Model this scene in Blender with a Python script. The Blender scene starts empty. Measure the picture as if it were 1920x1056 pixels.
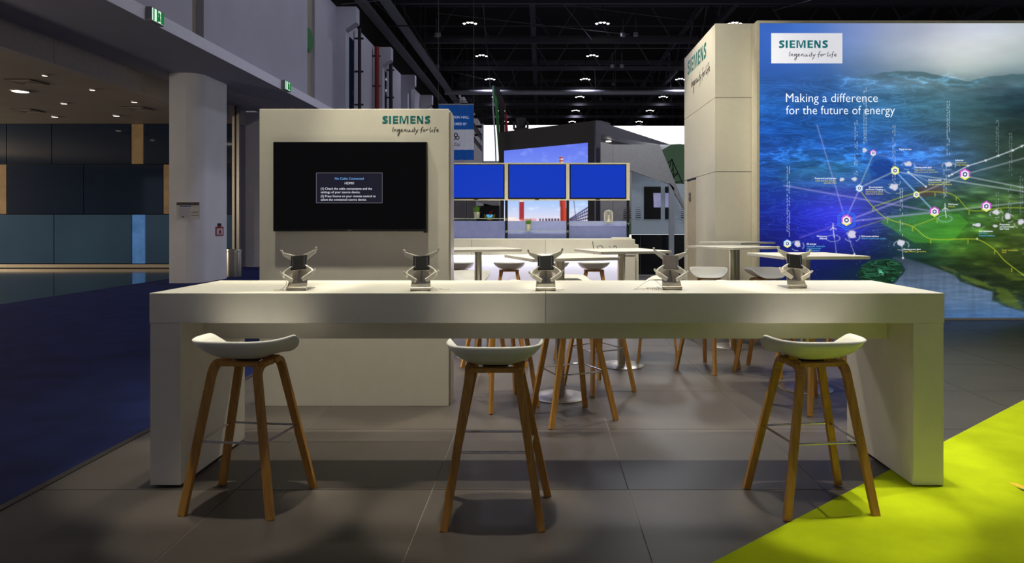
import bpy, bmesh, math, random
import numpy as np
from mathutils import Vector, Matrix

random.seed(7)
scene = bpy.context.scene
COL = scene.collection

# ------------------------------------------------------------------ camera
F, CX, CY, H = 1280.0, 1015.0, 417.0, 1.364      # focal (px of a 1920 frame), vanishing point, eye height
cam_d = bpy.data.cameras.new('camera')
cam_d.sensor_width = 36.0
cam_d.lens = 36.0 * F / 1920.0
cam_d.shift_x = -(CX - 960.0) / 1920.0
cam_d.shift_y = -(528.0 - CY) / 1920.0
cam_d.clip_end = 300
cam = bpy.data.objects.new('camera', cam_d)
cam.location = (0, 0, H)
cam.rotation_euler = (math.pi / 2, 0, 0)
COL.objects.link(cam)
scene.camera = cam

# ------------------------------------------------------------------ exposure / world
vs = scene.view_settings
vs.view_transform = 'Standard'
vs.look = 'None'
vs.gamma = 1.0
vs.use_curve_mapping = False
vs.exposure = 0.0

world = bpy.data.worlds.new('hall_air')
scene.world = world
world.use_nodes = True
bg = world.node_tree.nodes['Background']
bg.inputs[0].default_value = (0.60, 0.58, 0.68, 1)
bg.inputs[1].default_value = 0.19

# ------------------------------------------------------------------ lights
WARM = (1.0, 0.94, 0.73)
COOL = (0.78, 0.80, 1.0)

def spot(name, loc, target, power, angle, blend=0.6, color=WARM, size=0.06):
    d = bpy.data.lights.new(name, 'SPOT')
    d.energy = power
    d.spot_size = math.radians(angle)
    d.spot_blend = blend
    d.color = color
    d.shadow_soft_size = size
    o = bpy.data.objects.new(name, d)
    o.location = loc
    o.rotation_euler = (Vector(target) - Vector(loc)).to_track_quat('-Z', 'Y').to_euler()
    COL.objects.link(o)
    return o

def point(name, loc, power, color=COOL, size=0.3):
    d = bpy.data.lights.new(name, 'POINT')
    d.energy = power
    d.color = color
    d.shadow_soft_size = size
    o = bpy.data.objects.new(name, d)
    o.location = loc
    COL.objects.link(o)
    return o

# booth truss spotlights (hung above the stand, out of the frame)
for x in (-1.3, 0.15, 1.5, 2.7):
    spot('truss_spotlight', (x, 6.3, 5.6), (x, 5.9, 0.6), 520, 60, 0.8, WARM, 0.08)
for (x, p) in ((-0.7, 600), (0.7, 600), (2.1, 170)):
    spot('truss_spotlight', (x, 7.7, 5.6), (x, 9.5, 0.9), p, 52, 0.8, WARM, 0.08)
# spots that wash the bar top from behind
for x in (-1.75, -0.6, 0.6, 1.75):
    spot('truss_spotlight', (x, 3.56, 5.2), (x, 3.86, 1.0), 560, 21, 0.4, WARM, 0.05)
# narrow spots in front of the bar: scallops on its front
for x in (-1.42, -0.28, 1.42):
    spot('truss_spotlight', (x, 3.10, 4.4), (x, 3.18, 0.9), 380, 15.5, 0.45, WARM, 0.04)
# washes on the screen panel, the tower and the carpet
spot('truss_spotlight', (-1.9, 4.35, 4.9), (-1.7, 5.02, 1.7), 370, 38, 0.6, WARM, 0.05)
spot('truss_spotlight', (-0.9, 4.35, 4.9), (-0.85, 5.02, 1.7), 430, 37, 0.6, WARM, 0.05)
spot('truss_spotlight', (1.4, 7.2, 6.4), (2.5, 10.3, 2.6), 230, 48, 0.7, WARM, 0.06)
spot('truss_spotlight', (2.9, 7.0, 6.4), (2.8, 9.8, 1.6), 90, 40, 0.7, WARM, 0.06)
spot('truss_spotlight', (0.5, 9.4, 6.2), (2.5, 10.8, 2.9), 620, 44, 0.7, WARM, 0.06)
spot('truss_spotlight', (4.6, 4.4, 6.2), (3.4, 2.8, 0.0), 700, 52, 0.8, WARM, 0.08)
spot('truss_spotlight', (5.6, 6.4, 6.2), (4.8, 5.4, 0.0), 400, 60, 0.8, WARM, 0.08)
spot('truss_spotlight', (5.2, 7.2, 6.2), (4.8, 9.2, 0.2), 130, 44, 0.7, WARM, 0.06)
# high bay lamps of the hall that hang outside the frame
for iy in range(5):
    for ix in range(4):
        p = (22, 40, 290, 270, 250)[iy]
        spot('hall_lamp_light', (-3.4 + 6.4 * ix, 0.6 + 6.4 * iy, 11.0), (-3.4 + 6.4 * ix, 0.6 + 6.4 * iy, 0), p, 140, 0.5, COOL, 0.3)
# the foyer's downlights, and added unseen lights that brighten its ceiling, soffit and column
for (x, y) in ((-11.6, 15.2), (-12.8, 10.0), (-10.6, 18.4), (-14.5, 18.0)):
    spot('foyer_downlight', (x, y, 4.22), (x, y, 0), 60, 120, 0.6, (1.0, 0.86, 0.66), 0.08)
for (x, y) in ((-24.0, 13.0), (-22.5, 16.5)):
    point('foyer_fill_light', (x, y, 2.6), 900, (1.0, 0.88, 0.7), 0.3)
point('foyer_fill_light', (-12.5, 6.0, 2.6), 420, (1.0, 0.9, 0.76), 0.25)  # added unseen fill for the soffit and the column front
# added fill lights that brighten the far grey booth
point('booth_fill_light', (2.6, 14.4, 4.8), 130, (0.95, 0.97, 1.0), 0.3)
point('booth_fill_light', (3.2, 18.6, 2.4), 90, (0.9, 0.96, 1.0), 0.3)

# ------------------------------------------------------------------ helpers
def at(px, py, Y):
    return Vector(((px - CX) * Y / F, Y, H - (py - CY) * Y / F))

def s2l(c):
    c = np.asarray(c, dtype=float)
    return np.where(c <= 0.04045, c / 12.92, ((c + 0.055) / 1.055) ** 2.4)

def rgb(r, g, b):
    v = s2l(np.array([r, g, b]) / 255.0)
    return (float(v[0]), float(v[1]), float(v[2]))

def mat(name, col, rough=0.5, metal=0.0, spec=0.5, emit=None, estr=1.0, var=0.06, vscale=12.0,
        bump=0.0, bscale=200.0, coat=0.0, trans=0.0, alpha=1.0, stretch=None):
    m = bpy.data.materials.new(name)
    m.use_nodes = True
    nt = m.node_tree
    p = nt.nodes['Principled BSDF']
    p.inputs['Base Color'].default_value = (*col, 1)
    p.inputs['Roughness'].default_value = rough
    p.inputs['Metallic'].default_value = metal
    p.inputs['Specular IOR Level'].default_value = spec
    p.inputs['Coat Weight'].default_value = coat
    p.inputs['Transmission Weight'].default_value = trans
    p.inputs['Alpha'].default_value = alpha
    tc = nt.nodes.new('ShaderNodeTexCoord')
    src = tc.outputs['Object']
    if stretch:
        mp = nt.nodes.new('ShaderNodeMapping')
        mp.inputs['Scale'].default_value = stretch
        nt.links.new(src, mp.inputs[0])
        src = mp.outputs[0]
    if var > 0:
        nz = nt.nodes.new('ShaderNodeTexNoise')
        nz.inputs['Scale'].default_value = vscale
        nz.inputs['Detail'].default_value = 4
        nt.links.new(src, nz.inputs['Vector'])
        mr = nt.nodes.new('ShaderNodeMapRange')
        mr.inputs['From Min'].default_value = 0.3
        mr.inputs['From Max'].default_value = 0.7
        mr.inputs['To Min'].default_value = 1 - var
        mr.inputs['To Max'].default_value = 1 + var
        nt.links.new(nz.outputs['Fac'], mr.inputs['Value'])
        mx = nt.nodes.new('ShaderNodeMix')
        mx.data_type = 'RGBA'
        mx.blend_type = 'MULTIPLY'
        mx.inputs['Factor'].default_value = 1
        mx.inputs['A'].default_value = (*col, 1)
        nt.links.new(mr.outputs['Result'], mx.inputs['B'])
        nt.links.new(mx.outputs['Result'], p.inputs['Base Color'])
    if bump > 0:
        nb = nt.nodes.new('ShaderNodeTexNoise')
        nb.inputs['Scale'].default_value = bscale
        nb.inputs['Detail'].default_value = 3
        nt.links.new(src, nb.inputs['Vector'])
        bp = nt.nodes.new('ShaderNodeBump')
        bp.inputs['Strength'].default_value = bump
        bp.inputs['Distance'].default_value = 0.01
        nt.links.new(nb.outputs['Fac'], bp.inputs['Height'])
        nt.links.new(bp.outputs['Normal'], p.inputs['Normal'])
    if emit is not None:
        p.inputs['Emission Color'].default_value = (*emit, 1)
        p.inputs['Emission Strength'].default_value = estr
    return m

def attr_mat(name, estr=1.0, base=0.25, rough=0.6):
    m = bpy.data.materials.new(name)
    m.use_nodes = True
    nt = m.node_tree
    p = nt.nodes['Principled BSDF']
    a = nt.nodes.new('ShaderNodeVertexColor')
    a.layer_name = 'print'
    mx = nt.nodes.new('ShaderNodeMix')
    mx.data_type = 'RGBA'
    mx.blend_type = 'MULTIPLY'
    mx.inputs['Factor'].default_value = 1
    mx.inputs['B'].default_value = (base, base, base, 1)
    nt.links.new(a.outputs['Color'], mx.inputs['A'])
    nt.links.new(mx.outputs['Result'], p.inputs['Base Color'])
    p.inputs['Roughness'].default_value = rough
    nt.links.new(a.outputs['Color'], p.inputs['Emission Color'])
    p.inputs['Emission Strength'].default_value = estr
    return m

M = {}
M['white_lam'] = mat('white_laminate', rgb(226, 222, 212), 0.42, var=0.02)
M['white_side'] = mat('white_panel_coating', rgb(224, 219, 206), 0.5, var=0.02)
M['black_kick'] = mat('black_plinth', rgb(14, 14, 14), 0.5)
M['tile'] = mat('grey_brown_porcelain', rgb(75, 69, 66), 0.42, spec=0.45, var=0.10, vscale=3.0, bump=0.03, bscale=60)
M['grout'] = mat('light_grout', rgb(122, 117, 112), 0.8)
M['far_floor'] = mat('far_hall_floor', rgb(90, 86, 88), 0.5, var=0.1, vscale=1.0)
M['blue_carpet'] = mat('blue_carpet_pile', rgb(27, 37, 84), 0.95, spec=0.1, var=0.22, vscale=3.0, bump=0.6, bscale=420)
M['green_carpet'] = mat('lime_carpet_pile', rgb(186, 205, 22), 0.95, spec=0.1, var=0.12, vscale=4.0, bump=0.6, bscale=420)
M['trim_metal'] = mat('dull_trim_metal', rgb(70, 66, 64), 0.45, metal=0.6)
M['shell'] = mat('white_polypropylene', rgb(228, 226, 222), 0.45, var=0.015)
M['oak'] = mat('oak_veneer', rgb(184, 132, 60), 0.5, var=0.22, vscale=7, stretch=(9, 9, 0.8), bump=0.06, bscale=40)
M['chrome'] = mat('chrome', rgb(205, 205, 208), 0.15, metal=1.0, var=0.02)
M['steel'] = mat('brushed_steel', rgb(176, 170, 158), 0.3, metal=1.0, var=0.08, vscale=30, stretch=(6, 6, 0.3))
M['alu'] = mat('satin_aluminium', rgb(196, 190, 178), 0.38, metal=0.85, var=0.04)
M['holder_arm'] = mat('pale_holder_plastic', rgb(242, 236, 222), 0.4)
M['holder_arm_lit'] = mat('holder_plastic_painted_lit', rgb(245, 241, 232), 0.45)  # light falling on the fourth holder's arms, painted as a whiter tone
M['rubber'] = mat('black_rubber', rgb(10, 10, 10), 0.5)
M['rubber_sheen'] = mat('rubber_painted_sheen', rgb(116, 108, 104), 0.55)  # reflection on the fourth holder's black pad, painted as a paler tone
M['black_gloss'] = mat('black_screen_glass', rgb(4, 4, 5), 0.12, spec=0.3)
M['black_plastic'] = mat('black_plastic', rgb(8, 8, 9), 0.4)
M['blue_screen'] = mat('blue_lit_screen', rgb(0, 10, 60), 0.3, emit=rgb(2, 52, 182), estr=1.0)
M['msg_bg'] = mat('message_box_lit', rgb(5, 5, 10), 0.3, emit=rgb(22, 22, 36))
M['msg_edge'] = mat('message_frame_lit', rgb(20, 20, 25), 0.3, emit=rgb(120, 120, 128))
M['msg_white'] = mat('message_text_lit', rgb(60, 60, 60), 0.3, emit=rgb(225, 225, 235))
M['msg_blue'] = mat('message_title_lit', rgb(40, 60, 90), 0.3, emit=rgb(110, 175, 240))
M['petrol'] = mat('petrol_green_foil', rgb(12, 118, 118), 0.5)
M['ink'] = mat('black_foil', rgb(16, 14, 14), 0.5)
M['teal_ink'] = mat('dark_teal_ink', rgb(20, 70, 90), 0.5)
M['post_black'] = mat('black_post', rgb(18, 18, 20), 0.4)
M['frame_white'] = mat('cream_frame', rgb(225, 218, 200), 0.5)
M['glow_white'] = mat('counter_front_painted_glow', rgb(236, 236, 244), 0.5, emit=(0.80, 0.80, 1.0), estr=0.45)  # the strip's light on the white front is partly put in as emission
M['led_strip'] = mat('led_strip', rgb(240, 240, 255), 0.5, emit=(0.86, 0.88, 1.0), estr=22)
M['frosted'] = mat('frosted_lavender_glass', rgb(140, 146, 188), 0.55, emit=rgb(82, 86, 122), estr=0.8, alpha=0.95)  # emission put in to make the unlit panes look brighter
M['shelf_glass'] = mat('pale_green_glass', rgb(196, 220, 206), 0.08, trans=0.4, spec=0.6)
M['pot'] = mat('galvanised_pot', rgb(205, 200, 188), 0.35, metal=0.8)
M['grass'] = mat('artificial_grass', rgb(96, 150, 34), 0.6, var=0.3, vscale=60)
M['wall_hall'] = mat('hall_wall_paint', rgb(178, 175, 186), 0.7, var=0.04, vscale=1.5)
M['wall_beige'] = mat('beige_reveal', rgb(150, 142, 124), 0.7)
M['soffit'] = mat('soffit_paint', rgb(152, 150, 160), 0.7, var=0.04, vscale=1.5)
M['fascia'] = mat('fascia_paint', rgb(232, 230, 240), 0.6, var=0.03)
M['column'] = mat('column_paint', rgb(226, 223, 222), 0.65, var=0.04, vscale=2)
M['foyer_ceiling'] = mat('foyer_ceiling_paint', rgb(150, 138, 124), 0.8, var=0.06, vscale=1)
M['bulkhead'] = mat('bulkhead_panel', rgb(150, 142, 138), 0.7)
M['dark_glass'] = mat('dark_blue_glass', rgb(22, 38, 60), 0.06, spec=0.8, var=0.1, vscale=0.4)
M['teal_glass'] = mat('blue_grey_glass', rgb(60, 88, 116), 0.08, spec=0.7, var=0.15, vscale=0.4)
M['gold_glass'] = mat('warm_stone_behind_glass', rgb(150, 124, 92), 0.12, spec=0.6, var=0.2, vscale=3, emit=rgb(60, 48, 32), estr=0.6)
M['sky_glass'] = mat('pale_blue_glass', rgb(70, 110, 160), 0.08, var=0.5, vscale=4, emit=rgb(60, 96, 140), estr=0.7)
M['kick_steel'] = mat('kick_rail_steel', rgb(205, 190, 168), 0.35, metal=0.7)
M['foyer_floor'] = mat('polished_dark_stone', rgb(34, 38, 44), 0.1, spec=0.6, var=0.2, vscale=2)
M['ceiling_black'] = mat('black_ceiling', rgb(8, 8, 10), 0.9)
M['truss'] = mat('dark_truss_paint', rgb(50, 50, 58), 0.6)
M['tray'] = mat('cable_tray_zinc', rgb(140, 140, 150), 0.5, metal=0.2)
M['wire'] = mat('thin_grey_wire', rgb(90, 90, 98), 0.5)
M['lamp_black'] = mat('lamp_housing', rgb(20, 20, 22), 0.6)
M['bulb'] = mat('lit_bulb', rgb(255, 255, 255), 0.5, emit=(1, 0.98, 0.95), estr=9)
M['down_lit'] = mat('lit_downlight', rgb(255, 240, 220), 0.5, emit=(1, 0.9, 0.74), estr=5)
M['exit_white'] = mat('lit_exit_face', rgb(220, 240, 225), 0.5, emit=rgb(205, 240, 215), estr=1.0)
M['exit_green'] = mat('exit_green', rgb(10, 110, 50), 0.5, emit=rgb(10, 110, 45), estr=0.8)
M['sign_grey'] = mat('sign_case_grey', rgb(130, 130, 134), 0.5)
M['red_pipe'] = mat('red_pipe_paint', rgb(120, 24, 24), 0.5)
M['dark_pipe'] = mat('dark_pipe_paint', rgb(36, 36, 46), 0.5)
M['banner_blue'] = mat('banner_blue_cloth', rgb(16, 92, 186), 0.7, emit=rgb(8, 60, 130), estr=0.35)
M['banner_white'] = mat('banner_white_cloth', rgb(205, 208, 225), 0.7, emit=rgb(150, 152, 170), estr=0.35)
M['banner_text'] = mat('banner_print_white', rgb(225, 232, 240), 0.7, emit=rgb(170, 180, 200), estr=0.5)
M['grey_ink'] = mat('grey_print', rgb(90, 92, 104), 0.7)
M['flag_green'] = mat('flag_green_cloth', rgb(60, 128, 66), 0.8)
M['flag_black'] = mat('flag_black_cloth', rgb(14, 14, 16), 0.6)
M['flag_red'] = mat('flag_red_cloth', rgb(196, 26, 36), 0.8)
M['flag_white'] = mat('flag_white_cloth', rgb(200, 196, 205), 0.8)
M['booth_black'] = mat('matt_black_wall', rgb(16, 16, 20), 0.6)
M['booth_dark'] = mat('dark_grey_cladding', rgb(74, 72, 82), 0.6)
M['booth_grey'] = mat('light_grey_cladding', rgb(168, 168, 170), 0.6)
M['booth_mid'] = mat('mid_grey_partition', rgb(120, 118, 122), 0.6)
M['frost_dark'] = mat('frosted_glass_painted_glow', rgb(150, 160, 170), 0.4, var=0.1, vscale=1, emit=rgb(76, 84, 92), estr=1.0)  # light from the room behind the glass put in as emission
M['glass_black'] = mat('black_smoked_glass', rgb(14, 18, 24), 0.15)
M['alu_post'] = mat('pale_alu_post', rgb(176, 184, 192), 0.4)
M['light_white'] = mat('backlit_white_cloth', rgb(240, 240, 240), 0.6, emit=(1, 1, 1), estr=1.3)
M['hill_green'] = mat('printed_dark_green', rgb(46, 66, 48), 0.6, emit=rgb(52, 72, 52), estr=0.7, var=0.2, vscale=0.5)
M['photo_lit'] = mat('lit_picture', rgb(120, 120, 150), 0.4, emit=rgb(150, 150, 190), estr=0.6, var=0.5, vscale=6)
M['door_beige'] = mat('beige_door', rgb(205, 194, 168), 0.5)
M['brass'] = mat('lock_metal', rgb(120, 108, 92), 0.4, metal=0.8)
M['cable_white'] = mat('white_cable', rgb(220, 214, 204), 0.5)
M['tape_yellow'] = mat('yellow_tape', rgb(226, 190, 30), 0.5)
M['red_print'] = mat('red_print', rgb(160, 26, 40), 0.6)
M['paper'] = mat('notice_paper', rgb(196, 192, 188), 0.6)
M['print_blue'] = mat('print_blue', rgb(40, 70, 150), 0.6)
M['print_dark'] = mat('print_dark', rgb(60, 50, 44), 0.6)
M['wall_white'] = mat('lightbox_white', rgb(220, 222, 232), 0.5, emit=rgb(206, 206, 214), estr=1.0)
M['wall_petrol'] = mat('lightbox_petrol', rgb(10, 90, 95), 0.5, emit=rgb(16, 100, 104), estr=0.9)
M['wall_text'] = mat('lightbox_text_white', rgb(220, 225, 235), 0.5, emit=rgb(232, 240, 250), estr=1.0)
M['wall_yellow'] = mat('lightbox_text_yellow', rgb(200, 190, 60), 0.5, emit=rgb(205, 200, 70), estr=0.85)
M['wall_cyan'] = mat('lightbox_text_cyan', rgb(80, 170, 220), 0.5, emit=rgb(90, 175, 220), estr=0.85)
M['hex_white'] = mat('hex_white', rgb(220, 225, 235), 0.5, emit=rgb(226, 230, 246), estr=1.0)
M['hex_blue'] = mat('hex_blue', rgb(40, 90, 220), 0.5, emit=rgb(48, 100, 226), estr=1.0)
M['hex_light'] = mat('hex_lightblue', rgb(150, 190, 230), 0.5, emit=rgb(150, 190, 235), estr=1.0)
M['hex_mag'] = mat('hex_magenta', rgb(190, 80, 190), 0.5, emit=rgb(196, 90, 196), estr=1.0)
M['hex_yel'] = mat('hex_yellow', rgb(220, 220, 90), 0.5, emit=rgb(216, 222, 96), estr=1.0)
M['hex_core'] = mat('hex_core', rgb(50, 60, 90), 0.5, emit=rgb(60, 72, 104), estr=1.0)
M['mural'] = attr_mat('backlit_landscape_print', 0.92, 0.06)
M['ledpic'] = attr_mat('led_picture', 1.0, 0.1)

ORG = {}

def put(o, parent=None):
    COL.objects.link(o)
    if parent is not None:
        o.parent = parent
    return o

def tag(o, label=None, cat=None, group=None, kind=None):
    if label: o['label'] = label
    if cat: o['category'] = cat
    if group: o['group'] = group
    if kind: o['kind'] = kind
    return o

def thing(name, loc, label, cat, group=None):
    o = bpy.data.objects.new(name, None)
    o.empty_display_size = 0.1
    o.location = loc
    ORG[o.name] = Vector(loc)
    put(o)
    return tag(o, label, cat, group)

class MB:
    def __init__(s):
        s.v = []; s.f = []
    def quadbox(s, p8):
        b = len(s.v)
        s.v += [tuple(p) for p in p8]
        for f in ((0, 3, 2, 1), (4, 5, 6, 7), (0, 1, 5, 4), (1, 2, 6, 5), (2, 3, 7, 6), (3, 0, 4, 7)):
            s.f.append(tuple(b + i for i in f))
        return s
    def box(s, x0, x1, y0, y1, z0, z1):
        return s.quadbox([(x0, y0, z0), (x1, y0, z0), (x1, y1, z0), (x0, y1, z0),
                          (x0, y0, z1), (x1, y0, z1), (x1, y1, z1), (x0, y1, z1)])
    def prism(s, pts, off):
        """pts: list of 3d points (planar polygon), off: extrusion vector"""
        b = len(s.v); n = len(pts); off = Vector(off)
        s.v += [tuple(p) for p in pts] + [tuple(Vector(p) + off) for p in pts]
        s.f.append(tuple(range(b, b + n)))
        s.f.append(tuple(range(b + 2 * n - 1, b + n - 1, -1)))
        for i in range(n):
            j = (i + 1) % n
            s.f.append((b + i, b + n + i, b + n + j, b + j))
        return s
    def tube(s, pts, r, n=8, caps=True, r1=None):
        pts = [Vector(p) for p in pts]
        b = len(s.v); m = len(pts)
        up = None
        for i, p in enumerate(pts):
            t = (pts[min(i + 1, m - 1)] - pts[max(i - 1, 0)]).normalized()
            if up is None:
                up = Vector((0, 0, 1)) if abs(t.z) < 0.9 else Vector((1, 0, 0))
            a = t.cross(up)
            if a.length < 1e-5:
                a = t.cross(Vector((0, 1, 0)))
            a.normalize()
            c = a.cross(t).normalized()
            up = c
            rr = r if r1 is None else r + (r1 - r) * i / max(1, m - 1)
            for k in range(n):
                g = 2 * math.pi * k / n
                s.v.append(tuple(p + a * (rr * math.cos(g)) + c * (rr * math.sin(g))))
        for i in range(m - 1):
            for k in range(n):
                k2 = (k + 1) % n
                s.f.append((b + i * n + k, b + i * n + k2, b + (i + 1) * n + k2, b + (i + 1) * n + k))
        if caps:
            s.f.append(tuple(b + k for k in range(n - 1, -1, -1)))
            s.f.append(tuple(b + (m - 1) * n + k for k in range(n)))
        return s
    def lathe(s, prof, c=(0, 0, 0), n=32, caps=True):
        """prof: list of (r,z)"""
        b = len(s.v); m = len(prof)
        for (r, z) in prof:
            for k in range(n):
                g = 2 * math.pi * k / n
                s.v.append((c[0] + r * math.cos(g), c[1] + r * math.sin(g), c[2] + z))
        for i in range(m - 1):
            for k in range(n):
                k2 = (k + 1) % n
                s.f.append((b + i * n + k, b + i * n + k2, b + (i + 1) * n + k2, b + (i + 1) * n + k))
        if caps and prof[0][0] > 1e-6:
            s.f.append(tuple(b + k for k in range(n - 1, -1, -1)))
        if caps and prof[-1][0] > 1e-6:
            s.f.append(tuple(b + (m - 1) * n + k for k in range(n)))
        return s
    def bar(s, pts, w, t, side=None, w1=None):
        """rectangular section swept along pts; w = width along `side`, t = thickness"""
        pts = [Vector(p) for p in pts]
        b = len(s.v); m = len(pts)
        side = Vector(side).normalized()
        for i, p in enumerate(pts):
            d = (pts[min(i + 1, m - 1)] - pts[max(i - 1, 0)]).normalized()
            a = (side - d * side.dot(d)).normalized()
            c = a.cross(d).normalized()
            ww = w if w1 is None else w + (w1 - w) * i / max(1, m - 1)
            for (u, v) in ((-1, -1), (1, -1), (1, 1), (-1, 1)):
                s.v.append(tuple(p + a * (u * ww / 2) + c * (v * t / 2)))
        for i in range(m - 1):
            for k in range(4):
                k2 = (k + 1) % 4
                s.f.append((b + i * 4 + k, b + i * 4 + k2, b + (i + 1) * 4 + k2, b + (i + 1) * 4 + k))
        s.f.append((b + 3, b + 2, b + 1, b))
        s.f.append(tuple(b + (m - 1) * 4 + k for k in range(4)))
        return s
    def poly(s, verts, faces):
        b = len(s.v)
        s.v += [tuple(p) for p in verts]
        s.f += [tuple(b + i for i in f) for f in faces]
        return s
    def mesh(s, name, material, org=(0, 0, 0), smooth=False):
        me = bpy.data.meshes.new(name)
        ox, oy, oz = org
        me.from_pydata([(x - ox, y - oy, z - oz) for (x, y, z) in s.v], [], s.f)
        bm = bmesh.new(); bm.from_mesh(me)
        bmesh.ops.recalc_face_normals(bm, faces=bm.faces)
        bm.to_mesh(me); bm.free()
        if smooth:
            me.polygons.foreach_set('use_smooth', [True] * len(me.polygons))
            try:
                me.set_sharp_from_angle(angle=math.radians(40))
            except Exception:
                pass
        me.materials.append(material)
        me.update()
        return me
    def build(s, name, material, parent=None, smooth=False, bevel=0.0, label=None):
        if parent is not None:
            org = ORG[parent.name]
            me = s.mesh(name, material, org, smooth)
            o = bpy.data.objects.new(name, me)
            put(o, parent)
        else:
            a = np.array(s.v)
            org = Vector(((a[:, 0].min() + a[:, 0].max()) / 2, (a[:, 1].min() + a[:, 1].max()) / 2, a[:, 2].min()))
            me = s.mesh(name, material, org, smooth)
            o = bpy.data.objects.new(name, me)
            o.location = org
            put(o)
        ORG[o.name] = org
        if bevel > 0:
            bv = o.modifiers.new('bevel', 'BEVEL')
            bv.width = bevel; bv.segments = 2; bv.limit_method = 'ANGLE'
        if label: o['label'] = label
        return o

def share(name, src, parent):
    """another part made from the mesh of src, at the same place within its parent"""
    o = bpy.data.objects.new(name, src.data)
    put(o, parent)
    ORG[o.name] = ORG[parent.name]
    return o

def copy_tree(o, parent=None):
    c = o.copy()
    COL.objects.link(c)
    c.parent = parent
    for ch in list(o.children):
        copy_tree(ch, c)
    return c

def structure(o):
    o['kind'] = 'structure'
    return o

def catmull(pts, k=6):
    P = [Vector((p[0], p[1], p[2] if len(p) > 2 else 0)) for p in pts]
    if len(P) < 3:
        return P
    out = []
    for i in range(len(P) - 1):
        p0 = P[max(i - 1, 0)]; p1 = P[i]; p2 = P[i + 1]; p3 = P[min(i + 2, len(P) - 1)]
        for j in range(k):
            t = j / k
            out.append(0.5 * ((2 * p1) + (p2 - p0) * t + (2 * p0 - 5 * p1 + 4 * p2 - p3) * t * t + (3 * p1 - p0 - 3 * p2 + p3) * t ** 3))
    out.append(P[-1])
    return out

# flat lettering ---------------------------------------------------------
_tc = {}
def text2d(body, bold=0.0):
    key = (body, bold)
    if key not in _tc:
        cu = bpy.data.curves.new('lettering', 'FONT')
        cu.body = body
        cu.resolution_u = 3
        cu.offset = bold
        ob = bpy.data.objects.new('lettering', cu)
        COL.objects.link(ob)
        bpy.context.view_layer.update()
        me = bpy.data.meshes.new_from_object(ob.evaluated_get(bpy.context.evaluated_depsgraph_get()))
        v = [(q.co.x, q.co.y) for q in me.vertices]
        f = [tuple(p.vertices) for p in me.polygons]
        bpy.data.objects.remove(ob); bpy.data.curves.remove(cu); bpy.data.meshes.remove(me)
        _tc[key] = (v, f)
    return _tc[key]

def text_mb(mb, body, u0, v0, width, height, mapper, bold=0.0, align='L'):
    """height = cap height; width None keeps the font's proportion"""
    v, f = text2d(body, bold)
    a = np.array(v)
    x0, x1 = a[:, 0].min(), a[:, 0].max()
    sy = height / 0.70
    sx = sy if width is None else width / (x1 - x0)
    w = (x1 - x0) * sx
    if align == 'R': u0 = u0 - w
    if align == 'C': u0 = u0 - w / 2
    mb.poly([mapper(u0 + (p[0] - x0) * sx, v0 + p[1] * sy) for p in v], f)
    return mb

def ribbon(pts, w):
    """2d ribbon with round-ish ends -> verts2d, faces"""
    n = len(pts); v = []; f = []
    for i in range(n):
        t = (pts[min(i + 1, n - 1)] - pts[max(i - 1, 0)])
        if t.length < 1e-9: t = Vector((1, 0, 0))
        t.normalize()
        nx, ny = -t.y, t.x
        e = 0.6 if i in (0, n - 1) else 1.0
        v += [(pts[i].x + nx * w / 2 * e, pts[i].y + ny * w / 2 * e), (pts[i].x - nx * w / 2 * e, pts[i].y - ny * w / 2 * e)]
    for i in range(n - 1):
        f.append((2 * i, 2 * i + 1, 2 * i + 3, 2 * i + 2))
    return v, f

def siemens_polys():
    """wordmark, cap height 1, 6.5 wide"""
    out = []
    def rect(x0, x1, y0, y1): out.append(([(x0, y0), (x1, y0), (x1, y1), (x0, y1)], [(0, 1, 2, 3)]))
    S = [(0.69, 0.845), (0.50, 0.885), (0.30, 0.865), (0.165, 0.745), (0.26, 0.60), (0.47, 0.47), (0.60, 0.32), (0.52, 0.165), (0.30, 0.115), (0.04, 0.155)]
    for ox in (0.0, 5.69):
        c = catmull([(x * 1.06 + ox, y) for x, y in S], 6)
        out.append(ribbon(c, 0.245))
    rect(0.917, 1.194, 0, 1)
    for ox in (1.444, 3.78):
        rect(ox, ox + 0.27, 0, 1)
        rect(ox + 0.27, ox + 0.72, 0, 0.19); rect(ox + 0.27, ox + 0.68, 0.41, 0.59); rect(ox + 0.27, ox + 0.71, 0.81, 1)
    o = 2.333
    rect(o, o + 0.22, 0, 1); rect(o + 0.96, o + 1.2, 0, 1)
    out.append(([(o + 0.20, 1), (o + 0.50, 0), (o + 0.68, 0), (o + 0.34, 1)], [(0, 1, 2, 3)]))
    out.append(([(o + 1.0, 1), (o + 0.68, 0), (o + 0.50, 0), (o + 0.84, 1)], [(0, 1, 2, 3)]))
    o = 4.67
    rect(o, o + 0.2, 0, 1); rect(o + 0.63, o + 0.83, 0, 1)
    out.append(([(o, 1), (o + 0.28, 1), (o + 0.83, 0), (o + 0.55, 0)], [(0, 1, 2, 3)]))
    return out

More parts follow.
